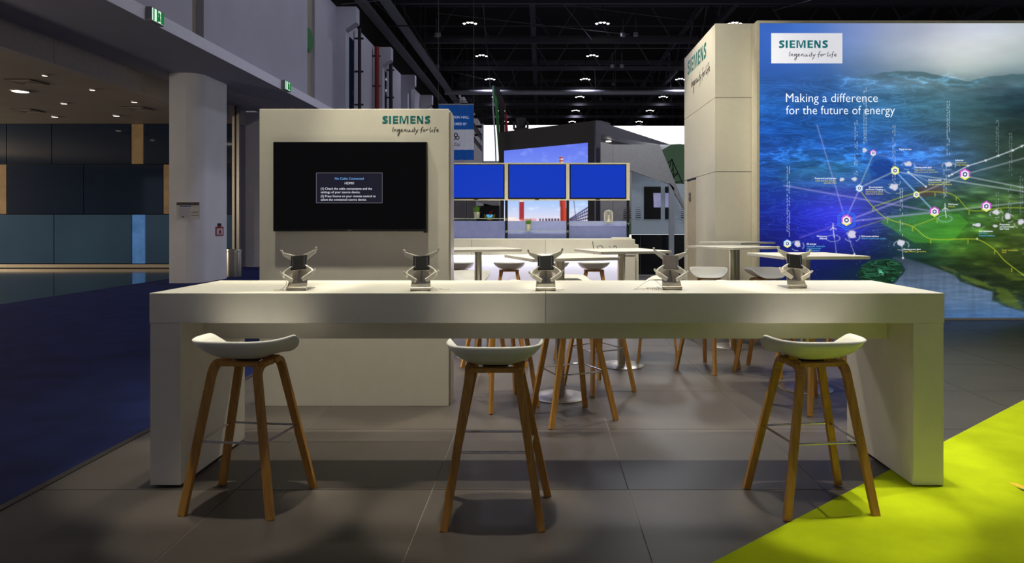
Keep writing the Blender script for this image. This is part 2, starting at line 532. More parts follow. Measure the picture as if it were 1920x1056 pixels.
SCRIPT = [
    [(487, 425), (474, 485), (462, 540)],
    [(508, 482), (500, 535)], [(501, 530), (520, 497), (545, 482), (549, 505), (548, 528), (562, 530)],
    [(632, 488), (605, 482), (583, 508), (592, 530), (618, 512), (636, 485), (640, 540), (626, 602), (604, 628), (592, 604), (618, 562), (662, 528)],
    [(668, 512), (695, 503), (703, 486), (683, 484), (668, 510), (682, 533), (728, 522)],
    [(748, 482), (742, 535)], [(742, 530), (762, 497), (786, 482), (791, 505), (790, 528), (812, 528)],
    [(838, 484), (831, 518), (845, 534), (872, 512), (884, 484)], [(884, 484), (878, 522), (892, 533), (915, 520)],
    [(948, 484), (939, 525), (955, 535), (972, 522)], [(960, 446), (964, 440)],
    [(1000, 430), (985, 505), (990, 532), (1008, 530)], [(962, 480), (1024, 474)],
    [(1026, 484), (1032, 522), (1056, 512)], [(1082, 482), (1046, 552), (1003, 614)],
    [(1212, 436), (1188, 426), (1170, 455), (1158, 520), (1149, 572)], [(1120, 500), (1196, 490)],
    [(1240, 490), (1214, 497), (1206, 520), (1224, 533), (1248, 515), (1244, 492), (1226, 488)],
    [(1277, 484), (1266, 534)], [(1269, 512), (1290, 490), (1332, 482)],
    [(1386, 430), (1366, 508), (1376, 535), (1408, 512)],
    [(1432, 486), (1421, 528), (1444, 530)], [(1446, 450), (1450, 444)],
    [(1526, 440), (1502, 430), (1488, 460), (1478, 520), (1470, 574)], [(1446, 502), (1512, 491)],
    [(1530, 514), (1560, 505), (1566, 487), (1546, 482), (1530, 510), (1544, 533), (1586, 524)],
]

def logo(parent, mapper, mats=('petrol', 'ink')):
    """mapper(u,v) with the wordmark's lower left at (0,0) and cap height 1"""
    mb = MB()
    for v, f in siemens_polys():
        mb.poly([mapper(*p) for p in v], f)
    mb.build('wordmark', M[mats[0]], parent, label='petrol green printed word mark')
    mb = MB()
    for st in SCRIPT:
        c = catmull([((x - 215) / 180.0, (340 - y) / 180.0) for x, y in st], 5)
        v, f = ribbon(c, 0.075)
        mb.poly([mapper(*p) for p in v], f)
    mb.build('slogan', M[mats[1]], parent, label='black handwritten slogan')

# noise for printed pictures ------------------------------------------------
def vnoise(x, y, seed=0):
    xi = np.floor(x).astype(np.int64); yi = np.floor(y).astype(np.int64)
    xf = x - xi; yf = y - yi
    u = xf * xf * (3 - 2 * xf); w = yf * yf * (3 - 2 * yf)
    def h(a, b):
        n = (a * 374761393 + b * 668265263 + seed * 1442695041) & 0xFFFFFFFF
        n = ((n ^ (n >> 13)) * 1274126177) & 0xFFFFFFFF
        n = n ^ (n >> 16)
        return (n & 0xFFFF) / 65535.0
    return (h(xi, yi) * (1 - u) + h(xi + 1, yi) * u) * (1 - w) + (h(xi, yi + 1) * (1 - u) + h(xi + 1, yi + 1) * u) * w

def fbm(x, y, o=4, seed=0):
    s = 0; a = 0.5; t = 0
    for i in range(o):
        s = s + a * vnoise(x, y, seed + i); t += a
        x = x * 2.03 + 11.3; y = y * 2.03 + 5.7; a *= 0.5
    return s / t

def seg_dist(x, y, x0, y0, x1, y1):
    dx, dy = x1 - x0, y1 - y0
    L = dx * dx + dy * dy + 1e-9
    t = np.clip(((x - x0) * dx + (y - y0) * dy) / L, 0, 1)
    return np.hypot(x - (x0 + t * dx), y - (y0 + t * dy)), t

def in_poly(x, y, P):
    r = np.zeros(x.shape, bool); n = len(P); j = n - 1
    for i in range(n):
        xi, yi = P[i]; xj, yj = P[j]
        c = ((yi > y) != (yj > y)) & (x < (xj - xi) * (y - yi) / (yj - yi + 1e-12) + xi)
        r ^= c; j = i
    return r

def soft(mask, k=2):
    m = mask.astype(float)
    for _ in range(k):
        p = np.pad(m, 1, mode='edge')
        m = (p[:-2, 1:-1] + p[2:, 1:-1] + p[1:-1, :-2] + p[1:-1, 2:] + 2 * p[1:-1, 1:-1]) / 6
    return m

def color_grid(name, X, Z, Y, colors, material, parent):
    """vertical picture: arrays [rows, cols] of world X, Z, Y and sRGB colours"""
    org = ORG[parent.name]
    R, C = X.shape
    co = np.stack([X - org[0], Y - org[1], Z - org[2]], -1).reshape(-1, 3).astype(np.float32)
    idx = np.arange(R * C).reshape(R, C)
    q = np.stack([idx[:-1, :-1], idx[1:, :-1], idx[1:, 1:], idx[:-1, 1:]], -1).reshape(-1, 4)
    me = bpy.data.meshes.new(name)
    me.vertices.add(R * C)
    me.vertices.foreach_set('co', co.ravel())
    me.loops.add(q.size)
    me.loops.foreach_set('vertex_index', q.ravel().astype(np.int32))
    me.polygons.add(len(q))
    me.polygons.foreach_set('loop_start', (np.arange(len(q)) * 4).astype(np.int32))
    me.update(calc_edges=True)
    at_ = me.color_attributes.new('print', 'FLOAT_COLOR', 'POINT')
    lin = s2l(np.clip(colors, 0, 255) / 255.0).reshape(-1, 3)
    rgba = np.concatenate([lin, np.ones((len(lin), 1))], 1).astype(np.float32)
    at_.data.foreach_set('color', rgba.ravel())
    me.materials.append(material)
    o = bpy.data.objects.new(name, me)
    put(o, parent)
    ORG[o.name] = org
    return o

# =================================================================== STRUCTURE
# --- floor: grout bed with separate tiles
TX0, TP, TY0, TQ = -2.556, 1.0, 0.42, 1.02
floor = MB().box(-2.556, 16.0, -3.0, 20.0, -0.05, -0.0025).build('floor', M['grout'])
structure(floor); floor['label'] = 'grey brown porcelain tile floor of the stand'
tm = MB().box(-0.4975, 0.4975, -0.5075, 0.5075, -0.0024, 0.0).mesh('tile', M['tile'])
for i in range(14):
    for j in range(-2, 14):
        o = bpy.data.objects.new('tile', tm)
        put(o, floor)
        ORG[o.name] = ORG[floor.name]
        o.location = Vector((TX0 + (i + 0.5) * TP, TY0 + (j + 0.5) * TQ, 0)) - Vector(ORG[floor.name])
far_floor = structure(MB().box(-9.0, 60, 20.0, 92, -0.05, -0.004).build('floor', M['far_floor']))
far_floor['label'] = 'dull grey floor of the far hall'
blue = structure(MB().box(-9.0, -2.60, -3.0, 21.5, -0.05, 0.0).build('floor', M['blue_carpet']))
blue['label'] = 'dark blue carpet of the aisle'
structure(MB().box(-2.60, -2.556, -3.0, 20.0, -0.05, 0.004).build('trim_1', M['trim_metal']))
foy = structure(MB().box(-26.0, -9.0, -3.0, 21.0, -0.05, -0.003).build('floor', M['foyer_floor']))
foy['label'] = 'polished dark stone floor of the foyer'
# lime carpet, cut on a diagonal
d0 = Vector((0.69, 2.73)); dv = Vector((1.0, 0.83))
A = d0 + dv * -4.4; B = d0 + dv * 7.5
gc = MB().prism([(A.x, A.y, 0.0005), (12.0, A.y, 0.0005), (12.0, B.y, 0.0005), (B.x, B.y, 0.0005)], (0, 0, 0.006)).build('lime_carpet', M['green_carpet'])
tag(gc, 'bright lime green carpet cut on a diagonal beside the bar', 'carpet')

# --- ceiling and far wall of the hall
structure(MB().box(-7.7, 60, -6, 92, 14.0, 14.3).build('ceiling', M['ceiling_black']))
structure(MB().box(-7.7, 60, 91, 92, 0, 14.0).build('wall_far', M['ceiling_black']))

# --- left hall wall over the foyer opening
XW = -6.75
w = MB()
w.box(XW - 1.9, XW, -6, 13.2, 4.94, 14.0)
structure(w.build('wall_left', M['wall_hall']))
structure(MB().box(XW - 1.9, XW - 0.16, 13.2, 13.65, 4.94, 14.0).build('wall_left', M['wall_beige']))
structure(MB().box(XW - 1.9, XW, 13.65, 19.7, 4.94, 14.0).build('wall_left', M['wall_hall']))
structure(MB().box(XW - 1.9, XW - 0.10, 19.7, 20.4, 4.94, 8.5).build('wall_left', M['wall_beige']))
structure(MB().box(XW - 1.9, XW - 0.02, 20.4, 60, 4.94, 8.5).build('wall_left', M['wall_hall']))
structure(MB().box(XW - 1.9, XW - 0.5, 20.15, 60, 8.5, 14.0).build('wall_left', M['ceiling_black']))
# ledge: soffit and pale fascia
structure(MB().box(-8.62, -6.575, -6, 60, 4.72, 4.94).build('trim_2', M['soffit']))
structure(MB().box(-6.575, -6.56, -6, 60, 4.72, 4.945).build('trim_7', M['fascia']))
# below the ledge: solid wall beyond the opening
structure(MB().box(-9.2, -6.9, 20.8, 60, 0, 4.72).build('wall_left', M['wall_hall']))
# pilasters with corbelled heads
for k in range(5):
    y0 = 22.5 + 5.2 * k
    pr = [(XW - 0.1, y0, 4.94), (XW + 0.30, y0, 4.94), (XW + 0.30, y0, 7.74), (XW + 0.65, y0, 7.97), (XW + 0.65, y0, 8.48), (XW - 0.1, y0, 8.48)]
    tag(structure(MB().prism(pr, (0, 0.4, 0)).build('trim_3', M['wall_hall'])), 'pilaster with corbelled head on the left hall wall')
    structure(MB().box(XW - 0.02, XW + 0.0, y0 + 1.3, y0 + 2.1, 4.95, 7.9).build('window_1', M['dark_glass']))
for (yy, m, r, lab) in ((24.75, 'dark_pipe', 0.06, 'dark riser pipe beside the nearest corbelled pilaster'),
                        (27.35, 'red_pipe', 0.09, 'red sprinkler riser pipe before the second corbelled pilaster'),
                        (29.9, 'dark_pipe', 0.08, 'dark riser pipe behind the second corbelled pilaster'),
                        (34.6, 'tray', 0.16, 'zinc duct riser behind the third corbelled pilaster')):
    root = thing('riser_pipe', (XW + 0.16, yy, 4.95), lab, 'pipe')
    MB().tube([(XW + 0.16, yy, 4.95), (XW + 0.16, yy, 8.4)], r, 10).build('pipe', M[m], root, smooth=True)
    for z in (5.6, 6.8, 8.0):
        MB().box(XW - 0.015, XW + 0.3, yy - 0.03, yy + 0.03, z, z + 0.06).build('pipe_clamp', M['dark_pipe'], root)

# column of the opening, rounded towards the hall
pts = [(-8.34, 15.3), (-7.97, 15.3)]
for k in range(9):
    a = -math.pi / 2 + math.pi / 2 * k / 8
    pts.append((-7.97 + 0.32 * math.cos(a), 15.62 + 0.32 * math.sin(a)))
pts += [(-7.65, 16.6), (-8.34, 16.6)]
col_o = structure(MB().prism([(x, y, 0) for x, y in pts], (0, 0, 4.72)).build('wall_column', M['column'], smooth=True))
col_o.name = 'trim_4'; ORG['trim_4'] = ORG['wall_column']
col_o['label'] = 'white painted column with rounded edge under the ledge'

# foyer: bulkhead panels, ceiling, glass wall
for (y0, y1) in ((-4, 3.4), (3.41, 8.0), (8.01, 12.6), (12.61, 17.2), (17.21, 20.8)):
    structure(MB().box(-9.2, -9.0, y0, y1, 4.3, 4.76).build('trim_5', M['bulkhead']))
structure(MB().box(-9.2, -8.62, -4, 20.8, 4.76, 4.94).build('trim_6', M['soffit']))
fc = structure(MB().box(-26, -9.2, -4, 21, 4.3, 4.5).build('ceiling', M['foyer_ceiling']))
structure(MB().box(-26.2, -26, -4, 21, 0, 4.4).build('wall_foyer', M['foyer_ceiling']))
YG = 20.3
gw = structure(MB().box(-26, -9.12, YG + 0.06, YG + 0.2, 0, 4.3).build('wall_glass', M['glass_black']))
gw['label'] = 'dark blue glass curtain wall at the back of the foyer'
def gx(px): return (px - CX) * YG / F
def gz(py): return H - (py - CY) * YG / F
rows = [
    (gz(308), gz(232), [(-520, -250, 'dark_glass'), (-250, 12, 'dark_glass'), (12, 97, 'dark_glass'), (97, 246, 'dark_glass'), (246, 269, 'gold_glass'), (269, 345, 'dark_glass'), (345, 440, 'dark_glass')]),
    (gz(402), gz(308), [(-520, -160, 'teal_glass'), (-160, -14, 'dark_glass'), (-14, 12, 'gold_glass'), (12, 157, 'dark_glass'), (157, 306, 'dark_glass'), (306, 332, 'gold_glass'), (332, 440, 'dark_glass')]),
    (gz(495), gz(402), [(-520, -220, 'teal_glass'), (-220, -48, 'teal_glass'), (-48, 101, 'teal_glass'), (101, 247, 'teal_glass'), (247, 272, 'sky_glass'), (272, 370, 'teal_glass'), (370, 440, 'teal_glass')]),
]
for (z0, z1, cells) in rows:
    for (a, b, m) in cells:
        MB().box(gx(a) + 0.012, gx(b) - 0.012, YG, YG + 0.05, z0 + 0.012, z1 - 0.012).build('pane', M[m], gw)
MB().box(-26, -9.12, YG - 0.03, YG + 0.06, 0.02, gz(495) - 0.01).build('kick_rail', M['kick_steel'], gw)

# foyer downlights and vents
def foyer(px, py):
    Y = (4.3 - H) * F / (CY - py)
    return (px - CX) * Y / F, Y
names = [(38, 170, 0.16, 'largest bright round downlight in the foyer ceiling'), (84, 140, 0.045, 'small downlight nearest the hall in the foyer ceiling'),
         (173, 167, 0.05, 'small downlight second from the hall by the bulkhead'), (252, 190, 0.06, 'small downlight closest to the white column'),
         (120, 193, 0.065, 'small downlight right of the largest foyer downlight'), (218, 216, 0.075, 'small downlight over the right of the glass wall'),
         (103, 218, 0.075, 'small downlight over the left of the glass wall'), (-60, 188, 0.07, 'small downlight left of the largest foyer downlight')]
for (px, py, r, lab) in names:
    x, y = foyer(px, py)
    root = thing('ceiling_downlight', (x, y, 4.27), lab, 'downlight', 'downlights in the foyer ceiling')
    MB().lathe([(r, 0.004), (r, 0.03), (r * 1.18, 0.03), (r * 1.18, 0.0), (r, 0.004)], (x, y, 4.27), 20, False).build('ring', M['alu'], root, smooth=True)
    MB().lathe([(r * 0.98, 0.0), (r * 0.98, 0.02)], (x, y, 4.275), 20).build('lens', M['down_lit'], root)
for (px, py, lab) in ((50, 153, 'square black vent nearest in the foyer ceiling'), (52, 207, 'square black vent far left in the foyer ceiling'), (258, 203, 'square black vent by the white column')):
    x, y = foyer(px, py)
    root = thing('ceiling_vent', (x, y, 4.27), lab, 'vent', 'vents in the foyer ceiling')
    MB().box(x - 0.27, x + 0.27, y - 0.27, y + 0.27, 4.285, 4.3).build('grille', M['black_kick'], root)
    for k in range(4):
        q = 0.27 - 0.065 * k
        m = MB()
        m.box(x - q, x + q, y - q, y - q + 0.03, 4.275, 4.29); m.box(x - q, x + q, y + q - 0.03, y + q, 4.275, 4.29)
        m.box(x - q, x - q + 0.03, y - q + 0.03, y + q - 0.03, 4.275, 4.29); m.box(x + q - 0.03, x + q, y - q + 0.03, y + q - 0.03, 4.275, 4.29)
        m.build('louvre', M['foyer_ceiling'], root)

# =================================================================== LARGE OBJECTS
# --- the long bar
BX0, BX1, BY0, BY1 = -2.013, 2.07, 3.505, 4.275
bar = thing('bar_table', (0.03, 3.89, 0), 'long white bar table with panel legs in the foreground', 'table')
xs = at(1023, 560, BY0).x
MB().box(BX0, xs - 0.0012, BY0, BY1, 0.846, 1.0).build('tabletop_section', M['white_lam'], bar, bevel=0.002)
MB().box(xs + 0.0012, BX1, BY0, BY1, 0.846, 1.0).build('tabletop_section', M['white_lam'], bar, bevel=0.002)
MB().box(BX0 + 0.002, BX0 + 0.158, BY0 + 0.004, BY1 - 0.004, 0.012, 0.845).build('side_panel', M['white_lam'], bar, bevel=0.002)
MB().box(BX1 - 0.158, BX1 - 0.002, BY0 + 0.004, BY1 - 0.004, 0.012, 0.845).build('side_panel', M['white_lam'], bar, bevel=0.002)
MB().box(BX0 + 0.02, BX0 + 0.14, BY0 + 0.03, BY1 - 0.03, 0.0, 0.012).build('plinth', M['black_kick'], bar)
MB().box(BX1 - 0.14, BX1 - 0.02, BY0 + 0.03, BY1 - 0.03, 0.007, 0.012).build('plinth', M['black_kick'], bar)
MB().box(BX0 + 0.159, BX1 - 0.159, 3.764, 4.16, 0.722, 0.8455).build('apron', M['white_lam'], bar, bevel=0.002)

# --- panel with the television
kio = thing('television_kiosk', (-1.39, 5.18, 0), 'free-standing white panel carrying the television behind the bar', 'panel')
KX0, KX1, KY0, KY1, KZ = -2.09, -0.687, 5.06, 5.29, 2.205
MB().box(KX0, KX1, KY0, KY1, 0.0, KZ).build('body', M['white_side'], kio, bevel=0.003)
MB().box(KX1, KX1 + 0.012, KY0 + 0.03, KY1 - 0.02, 0.0, KZ - 0.02).build('edge_profile', M['alu'], kio)
p0 = at(716.5, 231.5, KY0)
sc = (231.5 - 217.5) * KY0 / F
logo(kio, lambda u, v: (p0.x + u * sc, KY0 - 0.0015, p0.z + v * sc))

tv = thing('television', (-1.55, KY0, at(0, 434, 5.03).z), 'large black television showing a no-cable message', 'television')
a = at(512, 266, 5.01); b = at(800, 434, 5.01)
MB().box(a.x, b.x, 5.01, 5.058, b.z, a.z).build('casing', M['black_plastic'], tv, bevel=0.003)
scr = MB().box(a.x + 0.008, b.x - 0.008, 5.007, 5.0095, b.z + 0.016, a.z - 0.008).build('screen', M['black_gloss'], tv)
def tvp(px, py, d=0.0): 
    v = at(px, py, 5.006); return (v.x, 5.006 - d, v.z)
q0 = tvp(593, 324); q1 = tvp(717, 381)
MB().box(q0[0], q1[0], 5.0055, 5.0068, q1[2], q0[2]).build('message_box', M['msg_bg'], scr)
m = MB()
for (x0, y0, x1, y1) in ((593, 324, 717, 324.6), (593, 380.4, 717, 381), (593, 324, 593.6, 381), (716.4, 324, 717, 381)):
    u = tvp(x0, y0); v = tvp(x1, y1)
    m.box(u[0], v[0], 5.0048, 5.0055, v[2], u[2])
m.build('message_border', M['msg_edge'], scr)
pm = 5.006 / F
def tmap(u, v): return (u, 5.0045, v)
for (txt, x, y, wd, al, mt) in (('No Cable Connected', 655, 337, 54, 'C', 'msg_blue'), ('HDMI1', 655, 345.8, 17, 'C', 'msg_white'),
        ('(1) Check the cable connections and the', 601.5, 356, 96, 'L', 'msg_white'), ('settings of your source device.', 601.5, 362.5, 74, 'L', 'msg_white'),
        ('(2) Press Source on your remote control to', 601.5, 370, 103, 'L', 'msg_white'), ('select the connected source device.', 601.5, 376.6, 86, 'L', 'msg_white')):
    v = at(x, y, 5.006)
    text_mb(MB(), txt, v.x, v.z, wd * pm, 4.4 * pm, tmap, 0.0, al).build('message_line', M[mt], scr)
v = at(655, 432, 5.006)
MB().box(v.x - 0.014, v.x + 0.014, 5.0075, 5.0098, v.z - 0.0015, v.z + 0.0015).build('badge', M['alu'], tv)
v = at(797, 433, 5.006)
MB().box(v.x - 0.012, v.x + 0.012, 5.01, 5.04, v.z - 0.014, v.z).build('sensor', M['black_plastic'], tv)

# --- backlit mural wall
YM = 9.54
mz0, mz1 = at(0, 601, YM).z, at(0, 39, YM).z
mx0 = at(1419, 0, YM).x; mx1 = at(2150, 0, YM).x
mur = thing('mural_wall', ((mx0 + mx1) / 2, YM + 0.1, 0), 'large backlit blue and green landscape wall with white frame', 'display wall')
MB().box(mx0 + 0.03, mx1 - 0.03, YM + 0.02, YM + 0.22, 0.0, mz1 - 0.02).build('body', M['white_side'], mur)
fw = 0.035
MB().box(mx0, mx0 + fw, YM - 0.01, YM + 0.24, 0.0, mz1).build('frame_bar', M['frame_white'], mur)
MB().box(mx1 - fw, mx1, YM - 0.01, YM + 0.24, 0.0, mz1).build('frame_bar', M['frame_white'], mur)
MB().box(mx0 + fw, mx1 - fw, YM - 0.01, YM + 0.24, mz1 - fw, mz1).build('frame_bar', M['frame_white'], mur)
MB().box(mx0 + fw, mx1 - fw, YM - 0.01, YM + 0.24, 0.0, 0.028).build('frame_bar', M['frame_white'], mur)

# the print: a painted picture in its own pixel grid (u to the right, v down)
us = np.concatenate([np.arange(1423.0, 1921.0, 1.0), np.arange(1924.0, 2148.0, 4.0)])
vv = np.arange(43.0, 598.6, 1.0)
PX, PY = np.meshgrid(us, vv)
CP = [
 (1430,45,52,98,190),(1520,45,70,115,200),(1600,45,130,150,205),(1700,45,162,172,198),(1780,45,180,185,200),(1850,45,200,208,225),(1920,45,190,200,205),(2100,45,190,200,205),
 (1430,100,50,100,195),(1520,100,62,112,196),(1600,100,128,152,203),(1680,100,165,175,195),(1780,100,190,195,205),(1850,100,206,211,216),(1920,100,190,198,200),(2100,100,190,198,200),
 (1430,130,45,95,185),(1520,130,58,104,182),(1620,130,95,125,160),(1700,126,150,165,175),(1800,130,205,212,205),(1860,128,172,186,182),(1920,128,140,165,170),(2100,130,120,150,155),
 (1430,160,40,90,165),(1550,160,45,90,150),(1650,160,72,112,146),(1720,160,78,112,124),(1800,162,70,105,116),(1870,160,58,92,108),(1920,160,50,80,95),(2100,160,50,80,90),
 (1430,200,30,95,178),(1550,200,34,86,158),(1650,200,50,110,158),(1750,200,70,120,140),(1830,200,58,92,98),(1920,200,24,48,58),(2100,200,24,48,58),
 (1430,240,20,85,178),(1550,240,25,85,162),(1650,240,45,100,158),(1750,240,55,95,120),(1830,240,54,78,78),(1920,240,34,53,48),(2100,240,34,53,48),
 (1430,280,20,65,145),(1550,280,25,75,152),(1650,280,42,90,165),(1720,280,50,92,165),(1800,280,60,90,112),(1870,280,54,74,68),(1920,280,40,55,36),(2100,280,40,55,36),
 (1430,320,20,75,168),(1500,320,30,80,110),(1580,320,30,88,112),(1650,320,28,76,160),(1720,320,45,95,182),(1800,320,54,88,130),(1870,320,54,78,78),(1920,320,45,65,45),(2100,320,45,65,45),
 (1430,360,15,50,145),(1520,360,35,60,145),(1600,360,60,70,155),(1680,360,44,78,122),(1760,360,60,76,72),(1850,360,58,88,58),(1920,360,48,72,48),(2100,360,48,72,48),
 (1430,400,15,35,135),(1500,400,30,40,175),(1587,400,60,62,215),(1650,400,45,55,120),(1720,400,40,80,60),(1790,400,48,98,48),(1860,400,58,92,44),(1920,400,54,78,40),(2100,400,54,78,40),
 (1430,440,12,25,108),(1500,440,24,30,150),(1587,440,42,44,180),(1660,440,28,44,90),(1720,440,56,112,50),(1790,440,66,132,40),(1860,440,64,94,34),(1920,440,64,80,34),(2100,440,64,80,34),
 (1430,480,12,22,88),(1520,480,15,25,100),(1600,480,12,25,86),(1660,480,16,33,66),(1720,480,22,54,50),(1790,480,56,90,34),(1860,480,66,86,30),(1920,480,58,72,30),(2100,480,58,72,30),
 (1430,520,12,25,80),(1530,520,12,25,80),(1600,520,14,34,60),(1650,520,18,52,44),(1700,520,30,48,50),(1760,520,28,42,38),(1850,520,24,34,24),(1920,520,42,58,26),(2100,520,42,58,26),
 (1430,570,12,25,80),(1600,570,20,50,80),(1700,560,60,84,116),(1780,560,60,78,90),(1850,565,46,62,32),(1920,560,26,36,16),(2100,560,26,36,16),
 (1430,597,12,25,80),(1640,597,30,60,105),(1770,595,45,76,122),(1840,597,72,108,155),(1900,597,70,105,150),(2100,597,70,100,140)]
cp = np.array(CP, float)
acc = np.zeros(PX.shape + (3,)); ws = np.zeros(PX.shape)
for r in cp:
    d2 = ((PX - r[0]) / 40.0) ** 2 + ((PY - r[1]) / 22.0) ** 2
    wgt = np.exp(-0.5 * d2) + 1e-9 / (1 + d2)
    acc += wgt[..., None] * r[2:5]; ws += wgt
I = acc / ws[..., None]
def add(mask, c, k=1.0):
    global I
    I = I + (mask * k)[..., None] * np.array(c, float)
def blend(mask, c, k=1.0):
    global I
    a_ = np.clip(mask * k, 0, 1)[..., None]
    I = I * (1 - a_) + np.array(c, float) * a_
sm = lambda x, a, b: np.clip((x - a) / (b - a), 0, 1) ** 2 * (3 - 2 * np.clip((x - a) / (b - a), 0, 1))
# texture of land and clouds
n1 = fbm(PX / 36, PY / 8, 5, 3)
below = sm(PY, 130, 165)
I *= (1 + (n1 - 0.5) * (0.5 - 0.3 * sm(PY, 320, 380) * (1 - sm(PX, 1640, 1720))) * below)[..., None]
n2 = fbm(PX / 90, PY / 30, 4, 9)
I *= (1 + (n2 - 0.5) * 0.12 * (1 - below))[..., None]
land = sm(PX, 1690, 1780) * sm(PY, 300, 380)
n3 = fbm(PX / 34, PY / 9, 5, 21)
I *= (1 + (n3 - 0.5) * 0.9 * land)[..., None]
add(np.clip(n3 - 0.58, 0, 1) * land * sm(PX, 1740, 1850), (150, 160, 30), 0.9)
add(np.exp(-((PX - 1800) / 110) ** 2 - ((PY - 92) / 42) ** 2), (22, 22, 18), 1.0)
# far ridge
rx = [1400, 1560, 1640, 1690, 1730, 1790, 1812, 1860, 1900, 1930, 2200]; ry = [165, 144, 138, 133, 135, 147, 153, 143, 138, 140, 150]
ridge = np.interp(PX, rx, ry) + (fbm(PX / 18, PX * 0, 3, 5) - 0.5) * 4
blend(sm(PY, ridge - 1, ridge + 1) * (1 - sm(PY, ridge + 4, ridge + 24)) * sm(PX, 1590, 1680), (66, 98, 106), 0.7)
# topographic lines
c = fbm(PX / 130 + 3, PY / 26, 5, 31) * 11
gy, gx_ = np.gradient(c); gx_[:, 498:] /= 4.0
fr = np.abs((c % 1.0) - 0.5)
ln = np.exp(-(fr / (np.hypot(gx_, gy) + 0.012) / 0.75) ** 2)
add(ln * sm(PY, 130, 170) * (1 - sm(PY, 430, 500)) * (1 - 0.75 * sm(PX, 1690, 1800)), (70, 130, 190), 0.17)
# blue ridges
rd = (1 - np.abs(2 * fbm(PX / 40, PY / 14, 5, 44) - 1)) ** 7
band = np.exp(-((PY - 290 + (PX - 1600) * 0.02) / 22) ** 2) * (1 - sm(PX, 1740, 1860))
add(rd * band, (60, 140, 240), 0.5)
band2 = np.exp(-((PY - 152) / 12) ** 2) * sm(PX, 1520, 1600) * (1 - sm(PX, 1800, 1880))
add(rd * band2, (90, 160, 220), 0.4)
# dark bay
blend(soft(in_poly(PX, PY, [(1628, 318), (1640, 302), (1662, 296), (1676, 306), (1690, 326), (1670, 338), (1634, 334)]), 4), (18, 52, 130), 0.6)
# hatched fields
hp = soft(in_poly(PX, PY, [(1650, 418), (1665, 405), (1740, 398), (1800, 402), (1816, 418), (1792, 446), (1776, 456), (1716, 456), (1690, 441), (1668, 427)]), 2)
blend(hp, (52, 128, 36), 0.45)
add(hp * (0.5 + 0.5 * np.sin((PX + PY) * 2 * math.pi / 5.0)) ** 2, (70, 120, 40), 0.5)
ht = soft(in_poly(PX, PY, [(1455, 330), (1500, 318), (1570, 302), (1618, 304), (1645, 328), (1604, 351), (1478, 352)]), 3)
add(ht * (0.5 + 0.5 * np.sin((PX - PY) * 2 * math.pi / 4.2)) ** 2, (50, 100, 90), 0.45)
blend(soft(in_poly(PX, PY, [(1716, 372), (1722, 352), (1760, 345), (1778, 360), (1752, 366)]), 3), (96, 66, 60), 0.6)
# island
isl = soft(in_poly(PX, PY, [(1608, 512), (1616, 498), (1634, 488), (1664, 485), (1686, 490), (1694, 506), (1684, 520), (1672, 530), (1640, 532), (1614, 528)]), 3)
blend(isl, (18, 52, 30), 0.9)
I *= (1 + (fbm(PX / 10, PY / 6, 3, 61) - 0.5) * 1.0 * isl)[..., None]
add(isl * ln, (60, 120, 90), 0.5)
add(np.exp(-(((PX - 1652) / 9) ** 2 + ((PY - 511) / 6) ** 2)) * (fbm(PX / 4, PY / 4, 2, 8) > 0.5), (90, 150, 130), 0.8)
# river
riv = soft(in_poly(PX, PY, [(1672, 482), (1694, 483), (1725, 492), (1762, 505), (1792, 518), (1800, 528), (1836, 540), (1862, 548), (1860, 564), (1888, 576), (1930, 588), (2150, 592), (2150, 600), (1640, 600), (1672, 536), (1690, 518), (1698, 506), (1690, 494)]), 3)
rc = np.stack([np.interp(PY, [480, 515, 560, 600], [52, 84, 96, 66]), np.interp(PY, [480, 515, 560, 600], [66, 100, 122, 104]), np.interp(PY, [480, 515, 560, 600], [80, 124, 154, 152])], -1)
rc = rc * (0.86 + 0.3 * fbm(PX / 30, PY / 3.0, 3, 71))[..., None] * (0.92 + 0.16 * fbm(PX / 6, PY / 60, 3, 73))[..., None]
I = I * (1 - riv[..., None] * 0.95) + rc * riv[..., None] * 0.95
for P, cc in (([(1800, 516), (1830, 526), (1870, 538), (1862, 544), (1826, 534), (1804, 526)], (104, 128, 44)),
              ([(1872, 540), (1900, 552), (1915, 568), (1918, 580), (1890, 572), (1868, 560)], (92, 112, 34)),
              ([(1756, 494), (1780, 502), (1800, 512), (1790, 512), (1762, 502)], (92, 104, 60)),
              ([(1845, 500), (1870, 502), (1900, 512), (1920, 524), (1890, 520), (1860, 508)], (76, 92, 30))):
    blend(soft(in_poly(PX + (n3 - 0.5) * 22, PY + (n1 - 0.5) * 16, P), 5), cc, 0.6)
# light around the large node
add(np.exp(-((PX - 1560) ** 2 + (PY - 400) ** 2) / (2 * 55.0 ** 2)), (26, 20, 120), 0.3)
